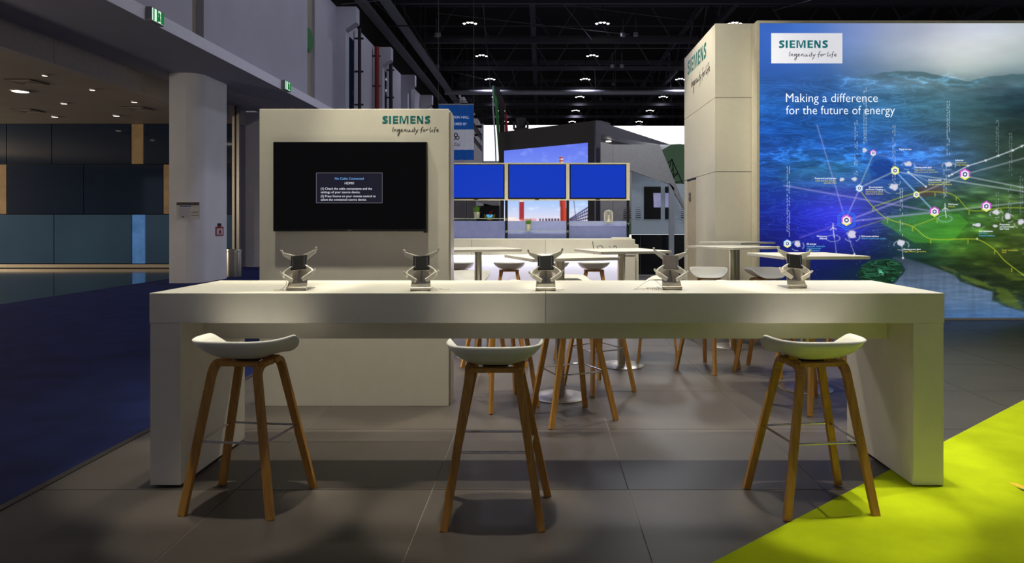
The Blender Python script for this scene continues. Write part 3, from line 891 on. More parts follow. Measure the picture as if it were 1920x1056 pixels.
# beams
LAV = (175, 165, 235); WH = (220, 230, 240); PALE = (190, 205, 215)
for (x0, y0, x1, y1, wd, k, cc) in ((1532, 235, 1583, 405, 1.3, .55, LAV), (1637, 290, 1613, 347, 1.2, .55, PALE), (1609, 360, 1589, 404, 1.2, .75, LAV),
        (1596, 411, 1718, 366, 1.8, .6, LAV), (1596, 415, 1752, 398, 1.8, .6, LAV), (1470, 348, 1752, 397, 1.7, .55, LAV), (1612, 352, 1678, 321, 1.6, .6, PALE),
        (1678, 320, 1752, 397, 1.5, .8, (150, 200, 245)), (1686, 323, 1930, 361, 1.5, .6, PALE), (1818, 332, 1930, 354, 1.5, .6, PALE), (1718, 365, 1809, 327, 1.5, .5, PALE),
        (1809, 327, 1930, 294, 1.6, .5, PALE), (1752, 398, 1930, 378, 1.7, .5, PALE), (1645, 290, 1809, 327, 1.1, .3, LAV), (1500, 446, 1574, 420, 1.6, .5, (130, 110, 220)),
        (1703, 323, 1736, 350, 0.9, .9, WH), (1703, 322, 1740, 340, .8, .5, PALE), (1588, 436, 1602, 476, .8, .5, WH), (1564, 440, 1568, 474, .8, .5, WH), (1691, 460, 1693, 483, .8, .6, WH)):
    d, t = seg_dist(PX, PY, x0, y0, x1, y1)
    blend(np.exp(-(d / wd) ** 2), cc, k)
def pline(P, wd, cc, k):
    D = np.full(PX.shape, 1e9)
    for (p, q) in zip(P[:-1], P[1:]):
        d, _ = seg_dist(PX, PY, p[0], p[1], q[0], q[1]); D = np.minimum(D, d)
    blend(np.exp(-(D / wd) ** 2), cc, k)
wl = [(1779, 330), (1785, 327), (1815, 311), (1848, 301), (1872, 292), (1899, 282), (1916, 274), (1932, 266)]
pline(wl, 1.1, WH, 0.85)
for p in wl + [(1736, 350), (1703, 323), (1602, 477), (1693, 484), (1832, 448)]:
    blend(np.exp(-((PX - p[0]) ** 2 + (PY - p[1]) ** 2) / 3.2), (245, 250, 255), 1.2)
def cm(P): return [(q.x, q.y) for q in catmull(P, 5)]
YE = (190, 205, 50)
pline(cm([(1611, 355), (1637, 388), (1664, 410), (1711, 425), (1745, 448), (1815, 448), (1838, 451), (1865, 468), (1885, 490), (1930, 524)]), 1.0, YE, 0.75)
pline(cm([(1637, 388), (1718, 362), (1770, 361), (1793, 369), (1805, 382), (1817, 394), (1845, 395), (1880, 390), (1930, 390)]), 1.0, YE, 0.65)
pline([(1664, 410), (1590, 433)], 1.0, (160, 160, 120), 0.6); pline([(1711, 425), (1757, 408)], 1.0, YE, 0.6)
for (x, y) in ((1637, 390), (1664, 412), (1711, 427), (1745, 450), (1753, 362), (1793, 370), (1817, 396), (1877, 393), (1815, 450), (1865, 470), (1897, 503), (1757, 411)):
    d, _ = seg_dist(PX, PY, x, y, x, y + 6); blend(np.exp(-(d / 1.1) ** 2), YE, 0.7)
# dashed risers
rs = np.random.RandomState(5)
for (x, y0, y1) in ((1605, 226, 326), (1622, 165, 268), (1676, 236, 345), (1778, 190, 292), (1870, 226, 300), (1895, 250, 330), (1478, 312, 442), (1772, 312, 372), (1690, 340, 440), (1870, 360, 410), (1893, 350, 400), (1915, 330, 405)):
    kk = 0.75 if x < 1800 else 0.4
    for off in (-2.2, 2.2):
        y = y0
        while y < y1:
            L = rs.uniform(1.5, 4.5)
            if rs.rand() < 0.75:
                d, _ = seg_dist(PX, PY, x + off * min(1, 2 * rs.rand()), y, x + off, y + L)
                blend(np.exp(-(d / 0.7) ** 2), (215, 225, 235), kk)
            y += L + rs.uniform(1.5, 3.5)
# water sparkle
for _ in range(120):
    x = rs.uniform(1428, 1700); y = rs.uniform(400, 540)
    i0 = int(round(y - 43)); j0 = int(round(x - 1423))
    if 1 < i0 < I.shape[0] - 2 and 1 < j0 < 497:
        I[i0, j0] += rs.uniform(30, 110)
# icon rings and icons
def icon(x, y, w_, h_, seed, ring=True):
    r_ = np.random.RandomState(seed)
    P = []
    for k in range(9):
        a_ = 2 * math.pi * k / 9; q = r_.uniform(0.6, 1.05)
        P.append((x + math.cos(a_) * w_ * q, y + math.sin(a_) * h_ * q))
    blend(soft(in_poly(PX, PY, P), 1), (226, 224, 240), 0.95)
    if ring:
        e = np.hypot((PX - x) / (w_ * 1.55), (PY - y - h_ * 0.5) / (h_ * 1.15))
        th = np.arctan2(PY - y, PX - x)
        blend(np.exp(-((e - 1) * w_ * 1.2 / 0.9) ** 2) * (np.sin(th * 4 + seed) > -0.3), (190, 205, 215), 0.7)
for k, (x, y, a_, b_, g) in enumerate(((1621, 282, 6, 5, 0), (1703, 308, 8, 6, 1), (1779, 308, 8, 6, 1), (1579, 337, 6, 4, 0), (1602, 336, 7, 4, 0), (1676, 350, 12, 8, 1), (1598, 440, 9, 8, 1),
        (1495, 457, 8, 8, 1), (1690, 456, 9, 8, 1), (1868, 398, 8, 6, 1), (1890, 406, 7, 7, 1), (1914, 416, 8, 7, 1), (1832, 422, 9, 4, 1), (1866, 424, 6, 3, 0))):
    icon(x, y, a_, b_, 100 + k, g)
for (x, y, s_) in ((1562, 427, 1.0), (1772, 390, 1.0)):
    for (dx, dy) in ((0, -8), (6, 3), (-5, 4), (2, 18)):
        d, _ = seg_dist(PX, PY, x, y, x + dx * s_, y + dy * s_); blend(np.exp(-(d / 0.9) ** 2), (235, 238, 245), 0.9)
    e = np.hypot((PX - x) / 13, (PY - y - 20) / 6)
    blend(np.exp(-((e - 1) * 9 / 0.9) ** 2), (170, 190, 220), 0.7)
color_grid('landscape_print', (PX - CX) * YM / F, H - (PY - CY) * YM / F, np.full(PX.shape, YM), I, M['mural'], mur)

def mp(px, py, d=0.004):
    v_ = at(px, py, YM); return (v_.x, YM - d, v_.z)
# hexagon nodes
def hexring(px, py, r0, r1, mt, name, a0=0, a1=6, d=0.004):
    mb = MB()
    for k in range(a0, a1):
        g0 = math.pi / 2 + k * math.pi / 3; g1 = g0 + math.pi / 3
        P = [(px + r * math.cos(g), py - r * math.sin(g)) for (r, g) in ((r0, g0), (r1, g0), (r1, g1), (r0, g1))]
        mb.poly([mp(x, y, d) for x, y in P], [(0, 1, 2, 3)])
    return mb.build(name, M[mt], mur)
for (x, y, r, cols) in ((1587, 413, 11, ('hex_mag', 'hex_yel')), (1611, 353, 7.5, ('hex_light', 'hex_light')), (1637, 287, 6.5, ('hex_mag', 'hex_light')), (1678, 320, 8.5, ('hex_yel', 'hex_yel')),
        (1718, 365, 6.5, ('hex_yel', 'hex_yel')), (1752, 397, 10, ('hex_mag', 'hex_yel')), (1809, 327, 11, ('hex_mag', 'hex_yel')), (1849, 387, 10.5, ('hex_mag', 'hex_yel')), (1476, 457, 8, ('hex_light', 'hex_yel'))):
    hexring(x, y, r * 0.72, r, cols[0], 'node_hexagon', 4, 8)
    hexring(x, y, r * 0.72, r, cols[1], 'node_hexagon', 2, 4)
    hexring(x, y, r * 0.45, r * 0.72, 'hex_white', 'node_hexagon')
    hexring(x, y, r * 0.22, r * 0.45, 'hex_core', 'node_hexagon')
    hexring(x, y, 0.01, r * 0.22, 'hex_white', 'node_hexagon')
hexring(1587, 413, 13.5, 15.5, 'hex_blue', 'node_hexagon'); hexring(1587, 413, 17, 19.5, 'hex_blue', 'node_hexagon')
# white plate with the logo
MB().box(mp(1446, 0)[0], mp(1579, 0)[0], YM - 0.008, YM - 0.002, mp(0, 119)[2], mp(0, 62.5)[2]).build('logo_plate', M['wall_white'], mur)
l0 = mp(1459.5, 90.3); ls = (90.3 - 76.0) * YM / F
logo(mur, lambda u, v_: (l0[0] + u * ls, YM - 0.0095, l0[2] + v_ * ls), ('wall_petrol', 'ink'))
wm = lambda u, v_: (u, YM - 0.005, v_)
pw = YM / F
for (t, x, y, wd, h_) in (('Making a difference', 1473.5, 191.5, 172, 16.5), ('for the future of energy', 1473.5, 214.5, 204, 16.5)):
    v_ = at(x, y, YM)
    text_mb(MB(), t, v_.x, v_.z, wd * pw, h_ * pw, wm, -0.008).build('headline', M['wall_text'], mur)
for (t, x, y, wd, al, mt) in (
        ('Digital services', 1685.5, 281.5, 23, 'L', 'wall_text'), ('Thermal power plant', 1714.5, 315.5, 32, 'L', 'wall_text'), ('Highly efficient combined', 1714.5, 320, 37, 'L', 'wall_yellow'), ('heat and power generation', 1714.5, 324, 44, 'L', 'wall_yellow'),
        ('Industries', 1791, 302, 15, 'L', 'wall_text'), ('Distributed power', 1791, 306.5, 21, 'L', 'wall_yellow'), ('Energy systems', 1791, 310.5, 23, 'L', 'wall_yellow'),
        ('Power-to-X and hydrogen', 1567.5, 336, 40, 'R', 'wall_text'), ('Green and blue hydrogen', 1567.5, 340.5, 39, 'R', 'wall_yellow'), ('Synthetic fuels', 1567.5, 344.5, 23, 'R', 'wall_yellow'),
        ('District heating', 1740.5, 339, 24, 'L', 'wall_text'), ('Combined heat and', 1740.5, 343, 40, 'L', 'wall_yellow'), ('large power plants', 1740.5, 347, 44, 'L', 'wall_yellow'),
        ('Decarbonization', 1655, 352.5, 26, 'R', 'wall_text'), ('and Sector Coupling', 1655, 356.7, 32, 'R', 'wall_text'), ('Hybrid power plants', 1655, 361, 32, 'R', 'wall_yellow'), ('Power-to-X solutions', 1655, 365, 32, 'R', 'wall_yellow'),
        ('Wind power', 1777.5, 384.5, 19, 'L', 'wall_text'), ('Onshore', 1777.5, 388.7, 13, 'L', 'wall_yellow'),
        ('Wind power', 1550, 444.5, 19, 'R', 'wall_text'), ('Offshore', 1550, 448.7, 14, 'R', 'wall_text'),
        ('Grid access solutions', 1614.5, 444.5, 33, 'L', 'wall_text'), ('Offshore transformer module', 1614.5, 448.7, 46, 'L', 'wall_cyan'),
        ('Oil and gas', 1512, 459, 18, 'L', 'wall_text'), ('Upstream, midstream,', 1512, 463.3, 35, 'L', 'wall_cyan'), ('and downstream', 1512, 467.4, 27, 'L', 'wall_cyan'), ('equipment', 1512, 471.4, 25, 'L', 'wall_cyan'),
        ('Floating power plant', 1694, 469, 32, 'L', 'wall_text'), ('Highly efficient gas turbine', 1694, 473, 42, 'L', 'wall_yellow'),
        ('Grid stabilization', 1835, 435, 26, 'L', 'wall_text'), ('SVC PLUS', 1835, 439, 17, 'L', 'wall_cyan'), ('Frequency stabilizer', 1835, 443.3, 30, 'L', 'wall_cyan'),
        ('Photovoltaic', 1874, 422.5, 19, 'L', 'wall_text'), ('and Concentrated', 1874, 426.7, 27, 'L', 'wall_text'), ('Solar Power', 1874, 430.8, 18, 'L', 'wall_text'),
        ('Power transmission', 1878, 470.5, 30, 'L', 'wall_yellow'), ('HVDC', 1878, 474.7, 9, 'L', 'wall_yellow')):
    v_ = at(x, y, YM)
    text_mb(MB(), t, v_.x, v_.z, wd * pw, 3.1 * pw, wm, 0.012 if mt == 'wall_text' else 0.0, al).build('caption', M[mt], mur)

# --- white tower beside the mural
TY, TB = 9.79, 11.9
tx0, tx1 = at(1341, 0, TY).x, mx0 + 0.25
tz = at(0, 44, TY).z
tow = thing('tower', ((tx0 + tx1) / 2, (TY + TB) / 2, 0), 'tall white panelled tower left of the landscape wall', 'tower')
MB().box(tx0 + 0.02, tx1, TY + 0.02, TB - 0.02, 0, tz - 0.02).build('core', M['black_kick'], tow)
zs = [0.0, at(0, 322, TY).z, at(0, 183, TY).z, tz]
ydoor0, ydoor1 = 11.0, 11.72
for k in range(3):
    MB().box(tx0 + 0.0205, tx1, TY, TY + 0.019, zs[k] + 0.004, zs[k + 1] - (0.004 if k < 2 else 0)).build('front_panel', M['white_side'], tow)
    z0 = zs[k] + 0.004; z1 = zs[k + 1] - (0.004 if k < 2 else 0)
    if k == 0:
        MB().box(tx0, tx0 + 0.0195, TY, ydoor0, z0, z1).build('flank_panel', M['white_side'], tow)
        MB().box(tx0, tx0 + 0.0195, ydoor1, TB, z0, z1).build('flank_panel', M['white_side'], tow)
    else:
        MB().box(tx0, tx0 + 0.0195, TY, TB, z0, z1).build('flank_panel', M['white_side'], tow)
door = MB().box(tx0 + 0.012, tx0 + 0.0195, ydoor0 + 0.01, ydoor1 - 0.01, 0.01, zs[1] - 0.03).build('door', M['door_beige'], tow)
MB().box(tx0 + 0.002, tx0 + 0.012, 11.44, 11.56, 1.72, 1.86).build('lock_plate', M['brass'], door)
MB().tube([(tx0 + 0.008, 11.50, 1.79), (tx0 - 0.006, 11.50, 1.79)], 0.018, 10).build('lock_knob', M['alu'], door)
# logo on the flank, reading from the far end towards the camera
fl0 = 11.62; fs = 0.205
zl = at(1289, 142, fl0).z
def flank(u, v_): return (tx0 - 0.002, fl0 - u * fs * 0.98, zl + v_ * fs * 1.15)
logo(tow, flank)

# --- counter with the lit front
cnt = thing('reception_counter', (-0.6, 10.1, 0), 'long white reception counter with white front lit by LED strip behind the tables', 'counter')
cx1 = at(1170, 0, 9.9).x
edges = [-2.7, -1.6, at(884, 0, 9.75).x, at(1023, 0, 9.75).x, 1.34]
for k in range(4):
    MB().box(edges[k] + 0.002, edges[k + 1] - 0.002, 9.75, 10.0, 0.895, 1.12).build('fascia_panel', M['white_lam'], cnt)
MB().box(-2.7, 1.34, 10.0, 10.75, 1.08, 1.12).build('worktop', M['white_lam'], cnt)
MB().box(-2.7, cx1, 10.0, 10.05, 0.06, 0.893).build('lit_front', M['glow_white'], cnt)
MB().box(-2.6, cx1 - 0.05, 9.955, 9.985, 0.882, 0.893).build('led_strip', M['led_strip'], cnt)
MB().box(-2.7, cx1, 10.02, 10.7, 0.0, 0.06).build('plinth', M['black_kick'], cnt)
MB().box(cx1, 1.34, 9.76, 10.75, 0.0, 0.893).build('end_panel', M['white_lam'], cnt)
MB().box(1.34, 1.41, 9.9, 10.75, 0.0, 1.04).build('end_panel', M['white_lam'], cnt)
MB().box(1.02, 1.3, 9.80, 10.0, 1.12, 1.145).build('riser_block', M['white_lam'], cnt)
m = MB()
for st in ([(1111, 452), (1113, 466), (1114, 478)], [(1119, 461), (1122, 468), (1126, 470)], [(1122, 462), (1127, 461), (1131, 466), (1130, 474)], [(1142, 461), (1146, 467)], [(1150, 464), (1153, 461), (1156, 464), (1155, 470)]):
    c_ = catmull([(at(x, y, 9.745).x, at(x, y, 9.745).z) for x, y in st], 5)
    v2, f2 = ribbon(c_, 0.010)
    m.poly([(p[0], 9.7485, p[1]) for p in v2], f2)
m.build('handwriting', M['teal_ink'], cnt, label='dark teal handwritten marks')

# --- rack with screens behind the counter
RY = 10.45
rk = thing('screen_rack', (0.0, RY, 1.12), 'rack with black posts, glass shelves and cream screen frame on the counter', 'rack')
posts = [-1.46, -0.535, 0.404, 1.325]
zt, zb = at(0, 305.5, RY).z, at(0, 376, RY).z
for x in posts:
    MB().box(x - 0.02, x + 0.02, RY - 0.02, RY + 0.02, 1.12, zb).build('post', M['post_black'], rk)
MB().box(posts[0] - 0.03, posts[3] + 0.03, RY - 0.025, RY + 0.03, zt - 0.022, zt).build('frame_rail', M['frame_white'], rk)
MB().box(posts[0] - 0.03, posts[3] + 0.03, RY - 0.025, RY + 0.03, zb, zb + 0.02).build('frame_rail', M['frame_white'], rk)
for x in posts:
    MB().box(x - 0.026, x + 0.026, RY - 0.025, RY + 0.03, zb + 0.02, zt - 0.022).build('frame_stile', M['frame_white'], rk)
MB().box(posts[0], posts[3], RY + 0.01, RY + 0.03, zb + 0.02, zt - 0.022).build('back_plate', M['black_plastic'], rk)
shz = [at(0, 409.5, RY - 0.12).z, at(0, 432.5, RY - 0.12).z, at(0, 418, RY - 0.12).z]
for k in range(3):
    MB().box(posts[k] - 0.01, posts[k + 1] + 0.01, RY - 0.2, RY - 0.025, shz[k] - 0.008, shz[k]).build('glass_shelf', M['shelf_glass'], rk)
    for x in (posts[k], posts[k + 1]):
        MB().box(x - 0.008, x + 0.008, RY - 0.06, RY - 0.02, shz[k] - 0.035, shz[k] - 0.008).build('shelf_clip', M['chrome'], rk)
    MB().box(posts[k] + 0.021, posts[k + 1] - 0.021, RY + 0.005, RY + 0.013, 1.12, at(0, 414.5, RY).z).build('frosted_pane', M['frosted'], rk)
for k, lab in enumerate(('blue glowing screen nearest the television panel, left of three', 'middle one of three blue glowing screens', 'blue glowing screen nearest the white tower, right of three')):
    x0, x1 = posts[k] + 0.03, posts[k + 1] - 0.03
    t = thing('monitor', ((x0 + x1) / 2, RY, zb + 0.02), lab, 'screen', 'blue screens in the rack')
    MB().box(x0, x1, RY - 0.03, RY + 0.005, zb + 0.024, zt - 0.026).build('bezel', M['black_plastic'], t)
    MB().box(x0 + 0.014, x1 - 0.014, RY - 0.033, RY - 0.0305, zb + 0.042, zt - 0.036).build('screen', M['blue_screen'], t)
    MB().box((x0 + x1) / 2 - 0.03, (x0 + x1) / 2 + 0.03, RY - 0.03, RY - 0.01, zb + 0.012, zb + 0.0235).build('badge', M['black_plastic'], t)

# =================================================================== STOOLS
def stool_shell():
    """saddle shell; local y: back at -y, front at +y; origin on the frame top"""
    bm = bmesh.new()
    nr, na = 12, 56
    ctr = bm.verts.new((0, 0.01, 0.0))
    rings = []
    for i in range(1, nr + 1):
        r = i / nr
        ring = []
        for k in range(na):
            ph = 2 * math.pi * k / na            # 0 = back
            c = math.cos(ph); s = math.sin(ph)
            # rim radius: superellipse
            a, b = 0.217, (0.200 if c > 0 else 0.185)
            e = 3.2
            R = 1.0 / ((abs(s / a) ** e + abs(c / b) ** e) ** (1 / e))
            deg = math.degrees(abs(ph if ph <= math.pi else 2 * math.pi - ph))
            up = min(max((deg - 40) / 55, 0), 1); up = up * up * (3 - 2 * up)
            dn = min(max((deg - 96) / 52, 0), 1); dn = dn * dn * (3 - 2 * dn)
            h = (0.104 + 0.0 * up) * (1 - dn) + 0.012 * dn
            z = h * (0.5 * r ** 2.6 + 0.5 * (1 - math.sqrt(1 - (0.985 * r) ** 2)) / (1 - math.sqrt(1 - 0.985 ** 2)))
            front = max(-c, 0) ** 1.5
            z -= 0.016 * front * (max(0, r - 0.6) / 0.4) ** 2
            rad = R * (r ** 0.92)
            ring.append(bm.verts.new((s * rad, -c * rad + 0.01 * (1 - r), z)))
        rings.append(ring)
    for k in range(na):
        bm.faces.new((ctr, rings[0][k], rings[0][(k + 1) % na]))
    for i in range(nr - 1):
        for k in range(na):
            k2 = (k + 1) % na
            bm.faces.new((rings[i][k], rings[i + 1][k], rings[i + 1][k2], rings[i][k2]))
    bmesh.ops.recalc_face_normals(bm, faces=bm.faces)
    if sum(f.normal.z for f in bm.faces) < 0:
        bmesh.ops.reverse_faces(bm, faces=bm.faces)
    geom = bm.faces[:]
    bmesh.ops.solidify(bm, geom=geom, thickness=0.010)
    bmesh.ops.recalc_face_normals(bm, faces=bm.faces)
    me = bpy.data.meshes.new('seat')
    bm.to_mesh(me); bm.free()
    me.polygons.foreach_set('use_smooth', [True] * len(me.polygons))
    me.materials.append(M['shell'])
    return me

def make_stool():
    root = thing('bar_stool', (0, 0, 0), '', 'stool', 'white shell bar stools with oak legs')
    seat = bpy.data.objects.new('seat', stool_shell())
    seat.location = (0, 0, 0.711)
    put(seat, root); ORG[seat.name] = Vector((0, 0, 0))
    ZT = 0.690
    feet = {}
    for sx in (-1, 1):
        for sy in (-1, 1):
            fx = sx * (0.215 if sy < 0 else 0.248); fy = sy * 0.192
            tx = sx * 0.118; ty = sy * 0.122
            d = Vector((tx - fx, ty - fy, 0.62)).normalized()
            P = [Vector((fx, fy, 0.0))]
            base = Vector((fx, fy, 0)); knee = base + d * ((ZT - 0.06) / d.z)
            P.append(base + d * (0.33 / d.z)); P.append(knee)
            end = Vector((tx * 0.97, sy * 0.01, ZT - 0.002))
            top = base + d * (ZT / d.z)
            stub = Vector((tx * 0.98, top.y - sy * 0.06, ZT))
            for k in range(1, 6):
                t = k / 5
                P.append(knee.lerp(top, t).lerp(top.lerp(stub, t), t))
            P.append(end)
            mb = MB().bar(P, 0.036, 0.024, side=(1, 0, 0) if True else None, w1=0.046)
            mb.build('leg', M['oak'], root, smooth=False, bevel=0.002)
            feet[(sx, sy)] = base + d * (0.335 / d.z)
    for sy in (-1, 1):
        MB().bar([(-0.11, sy * 0.085, ZT), (0.11, sy * 0.085, ZT)], 0.042, 0.02, side=(0, 1, 0)).build('seat_rail', M['oak'], root, bevel=0.002)
    MB().lathe([(0.06, 0), (0.06, 0.011)], (0, 0, ZT), 20).build('seat_mount', M['rubber'], root)
    ring = [feet[(-1, -1)], feet[(1, -1)], feet[(1, 1)], feet[(-1, 1)]]
    m = MB()
    for i in range(4):
        m.tube([ring[i], ring[(i + 1) % 4]], 0.0055, 8)
    m.build('footrest_ring', M['chrome'], root, smooth=True)
    return root

proto = make_stool()
STOOLS = [
    (-1.435, 3.34, -6, 'white shell bar stool at the left end of the long bar, in front of it'),
    (-0.215, 3.205, 0, 'white shell bar stool in the middle in front of the long bar'),
    (1.316, 3.33, 6, 'white shell bar stool at the bar with one leg on the lime carpet'),
    (0.21, 4.78, 205, 'white shell bar stool directly behind the bar, nearest the central pedestal table'),
    (-0.29, 5.16, 115, 'white shell bar stool left of the central pedestal table, beside the television panel'),
    (-0.43, 6.43, 40, 'white shell bar stool in front of the left pedestal table'),
    (-0.80, 7.65, 185, 'white shell bar stool behind the left pedestal table, partly hidden by the television panel'),
    (0.46, 5.62, -60, 'white shell bar stool right of the central pedestal table'),
    (0.36, 6.98, -100, 'white shell bar stool behind the central pedestal table, left of the second pedestal'),
    (1.17, 6.86, 80, 'white shell bar stool right of the second pedestal table, behind the fourth tablet holder'),
    (1.56, 6.36, 45, 'white shell bar stool in front of the tower tables, nearer left one'),
    (2.05, 6.24, -40, 'white shell bar stool in front of the tower tables, nearer right one'),
    (2.02, 8.25, 170, 'white shell bar stool at the foot of the tower, farther left one'),
    (2.68, 8.20, 200, 'white shell bar stool at the foot of the tower, farther right one'),
    (2.0, 5.06, 25, 'white shell bar stool behind the right stool of the bar, at the rightmost table'),
    (2.68, 5.80, 95, 'white shell bar stool right of the rightmost pedestal table'),
    (-1.17, 9.55, 0, 'white shell bar stool at the lit counter, leftmost of four'),
    (-0.45, 9.55, 0, 'white shell bar stool at the lit counter, second from left'),
    (0.17, 9.55, 0, 'white shell bar stool at the lit counter, third from left behind the middle table'),
    (0.735, 9.55, 0, 'white shell bar stool at the lit counter, rightmost of four'),
]
for i, (x, y, a_, lab) in enumerate(STOOLS):
    o = proto if i == 0 else copy_tree(proto)
    o.location = (x, y, 0.0)
    o.rotation_euler = (0, 0, math.radians(a_))
    o['label'] = lab

# =================================================================== PEDESTAL TABLES
def make_table():
    root = thing('pedestal_table', (0, 0, 0), '', 'table', 'white square pedestal tables')
    MB().box(-0.35, 0.35, -0.35, 0.35, 1.078, 1.102).build('tabletop', M['white_lam'], root, bevel=0.002)
    MB().box(-0.11, 0.11, -0.11, 0.11, 1.070, 1.078).build('mount_plate', M['steel'], root)
    MB().lathe([(0.037, 0.012), (0.037, 1.07)], (0, 0, 0), 28).build('column', M['steel'], root, smooth=True)
    MB().lathe([(0.215, 0.0), (0.215, 0.006), (0.20, 0.011), (0.04, 0.014)], (0, 0, 0), 48).build('base_disc', M['steel'], root, smooth=True)
    return root
tproto = make_table()
TABLES = [
    (0.145, 5.34, 20, 'white square pedestal table in the centre just behind the bar'),
    (0.763, 6.51, 17, 'white square pedestal table right of the centre, in front of the counter'),
    (-0.64, 6.92, 20, 'white square pedestal table half hidden by the television panel'),
    (2.10, 7.50, 30, 'white square pedestal table before the white tower, nearer one'),
    (2.62, 9.15, 35, 'white square pedestal table closest to the white tower'),
    (2.165, 5.60, 6, 'white square pedestal table in front of the blue landscape wall'),
]
for i, (x, y, a_, lab) in enumerate(TABLES):
    o = tproto if i == 0 else copy_tree(tproto)
    o.location = (x, y, 0)
    o.rotation_euler = (0, 0, math.radians(a_))
    o['label'] = lab

# =================================================================== TABLET HOLDERS
def make_holder(arm_mat, pad_mat, lean):
    root = thing('tablet_holder', (0, 0, 0), '', 'tablet holder', 'tablet holders on the long bar')
    W = 0.053
    # base plate, front fold and leaning upright from one bent sheet
    MB().box(-W, W, 0.012, 0.15, 0.0, 0.005).build('base_plate', M['alu'], root, bevel=0.001)
    MB().tube([(-W, 0.010, 0.010), (W, 0.010, 0.010)], 0.010, 14).build('front_fold', M['alu'], root, smooth=True)
    m = MB()
    m.quadbox([(-W, 0.012, 0.016), (W, 0.012, 0.016), (W, 0.016, 0.016), (-W, 0.016, 0.016),
               (-W * .82, 0.066, 0.112), (W * .82, 0.066, 0.112), (W * .82, 0.070, 0.112), (-W * .82, 0.070, 0.112)])
    m.build('upright', M['alu'], root, bevel=0.001)
    m = MB()
    m.quadbox([(-0.006, 0.0265, 0.045), (0.006, 0.0265, 0.045), (0.006, 0.034, 0.045), (-0.006, 0.034, 0.045),
               (-0.006, 0.060, 0.104), (0.006, 0.060, 0.104), (0.006, 0.067, 0.104), (-0.006, 0.067, 0.104)])
    m.build('slot', M['sign_grey'], root)
    # tilted frame of the clamp
    T = Matrix.Translation((0, 0.048, 0.144)) @ Matrix.Rotation(math.radians(-24), 4, 'X') @ Matrix.Rotation(math.radians(lean), 4, 'Y')
    def tr(p): return tuple(T @ Vector(p))
    def tbox(x0, x1, y0, y1, z0, z1):
        return MB().quadbox([tr(p) for p in ((x0, y0, z0), (x1, y0, z0), (x1, y1, z0), (x0, y1, z0), (x0, y0, z1), (x1, y0, z1), (x1, y1, z1), (x0, y1, z1))])
    tbox(-0.042, 0.042, -0.004, 0.004, -0.040, 0.040).build('pad_plate', arm_mat, root, bevel=0.004)
    pad = tbox(-0.043, 0.043, -0.012, -0.0045, -0.041, 0.041).build('pad', pad_mat, root, bevel=0.006)
    for sx in (-1, 1):
        tbox(sx * 0.031 - 0.0016, sx * 0.031 + 0.0016, -0.0135, -0.0122, -0.031, 0.031).build('silver_strip', M['chrome'], pad)
    MB().tube([tr((0, 0.004, -0.01)), (0, 0.068, 0.118)], 0.012, 10).build('pivot', M['alu'], root, smooth=True)
    for sx in (-1, 1):
        up = MB().bar([tr((sx * 0.030, 0.001, 0.030)), tr((sx * 0.058, -0.003, 0.044)), tr((sx * 0.086, -0.006, 0.058))], 0.034, 0.013, side=(0, 0, 1), w1=0.017)
        a1 = up.build('upper_arm', arm_mat, root, bevel=0.002)
        MB().bar([tr((sx * 0.083, -0.006, 0.055)), tr((sx * 0.091, -0.012, 0.068)), tr((sx * 0.093, -0.017, 0.078))], 0.011, 0.009, side=(1, 0, 0)).build('clip', arm_mat, a1, bevel=0.002)
        lo = MB().bar([tr((sx * 0.030, 0.001, -0.026)), tr((sx * 0.066, -0.006, -0.054)), tr((sx * 0.078, -0.010, -0.064)), tr((sx * 0.066, -0.016, -0.078)), tr((sx * 0.026, -0.022, -0.106))], 0.032, 0.013, side=(0, 0, 1), w1=0.020)
        a2 = lo.build('lower_arm', arm_mat, root, bevel=0.002)
        MB().bar([tr((sx * 0.076, -0.008, -0.064)), tr((sx * 0.088, -0.016, -0.056)), tr((sx * 0.092, -0.020, -0.049))], 0.011, 0.009, side=(0, 1, 0)).build('clip', arm_mat, a2, bevel=0.002)
    return root
HOLD = [(555, 545, -6, 0), (788, 546, -3, 0), (1023, 546, -2, 0), (1261, 544, 4, 1), (1496, 541, 6, 0)]
HL = ['black padded tablet holder at the left end of the bar', 'black padded tablet holder second from the left on the bar', 'black padded tablet holder in the middle of the bar over its seam',
      'fourth tablet holder on the bar, pad sheen and lit arms painted in', 'black padded tablet holder at the right end of the bar']
for i, (px, py, ln_, grey) in enumerate(HOLD):
    Yh = (H - 1.0) * F / (py - CY)
    h = make_holder(M['holder_arm_lit'] if grey else M['holder_arm'], M['rubber_sheen'] if grey else M['rubber'], ln_)  # last flag picks the pad sheen and lit arms painted into the colours
    h.location = ((px - CX) * Yh / F, Yh, 1.0)
    h.rotation_euler = (0, 0, math.radians((0, 2, -1, 3, 4)[i]))
    h['label'] = HL[i]
def cable(pts, lab, r=0.0018):
    P = catmull([(x, y, 1.0 + z) for x, y, z in pts], 6)
    MB().tube(P, r, 6).build('charging_cable', M['cable_white'], None, smooth=True)
    o = COL.objects[-1]
    return tag(o, lab, 'cable', 'white cables on the long bar')
hx = [(px - CX) * (H - 1.0) * F / (py - CY) / F for (px, py, _, _) in HOLD]
cable([(hx[0] - .052, 3.70, .055), (hx[0] - .07, 3.68, .062), (hx[0] - .062, 3.67, .03), (hx[0] - .09, 3.66, .004), (hx[0] - .12, 3.65, .003), (hx[0] - .10, 3.64, .003), (hx[0] - .07, 3.655, .003)], 'short white cable hanging from the leftmost tablet holder')
cable([(hx[1] + .055, 3.66, .003), (hx[1] + .075, 3.665, .008), (hx[1] + .085, 3.65, .003), (hx[1] + .095, 3.668, .008), (hx[1] + .12, 3.67, .003), (hx[1] + .145, 3.70, .003)], 'white curled cable right of the second tablet holder')
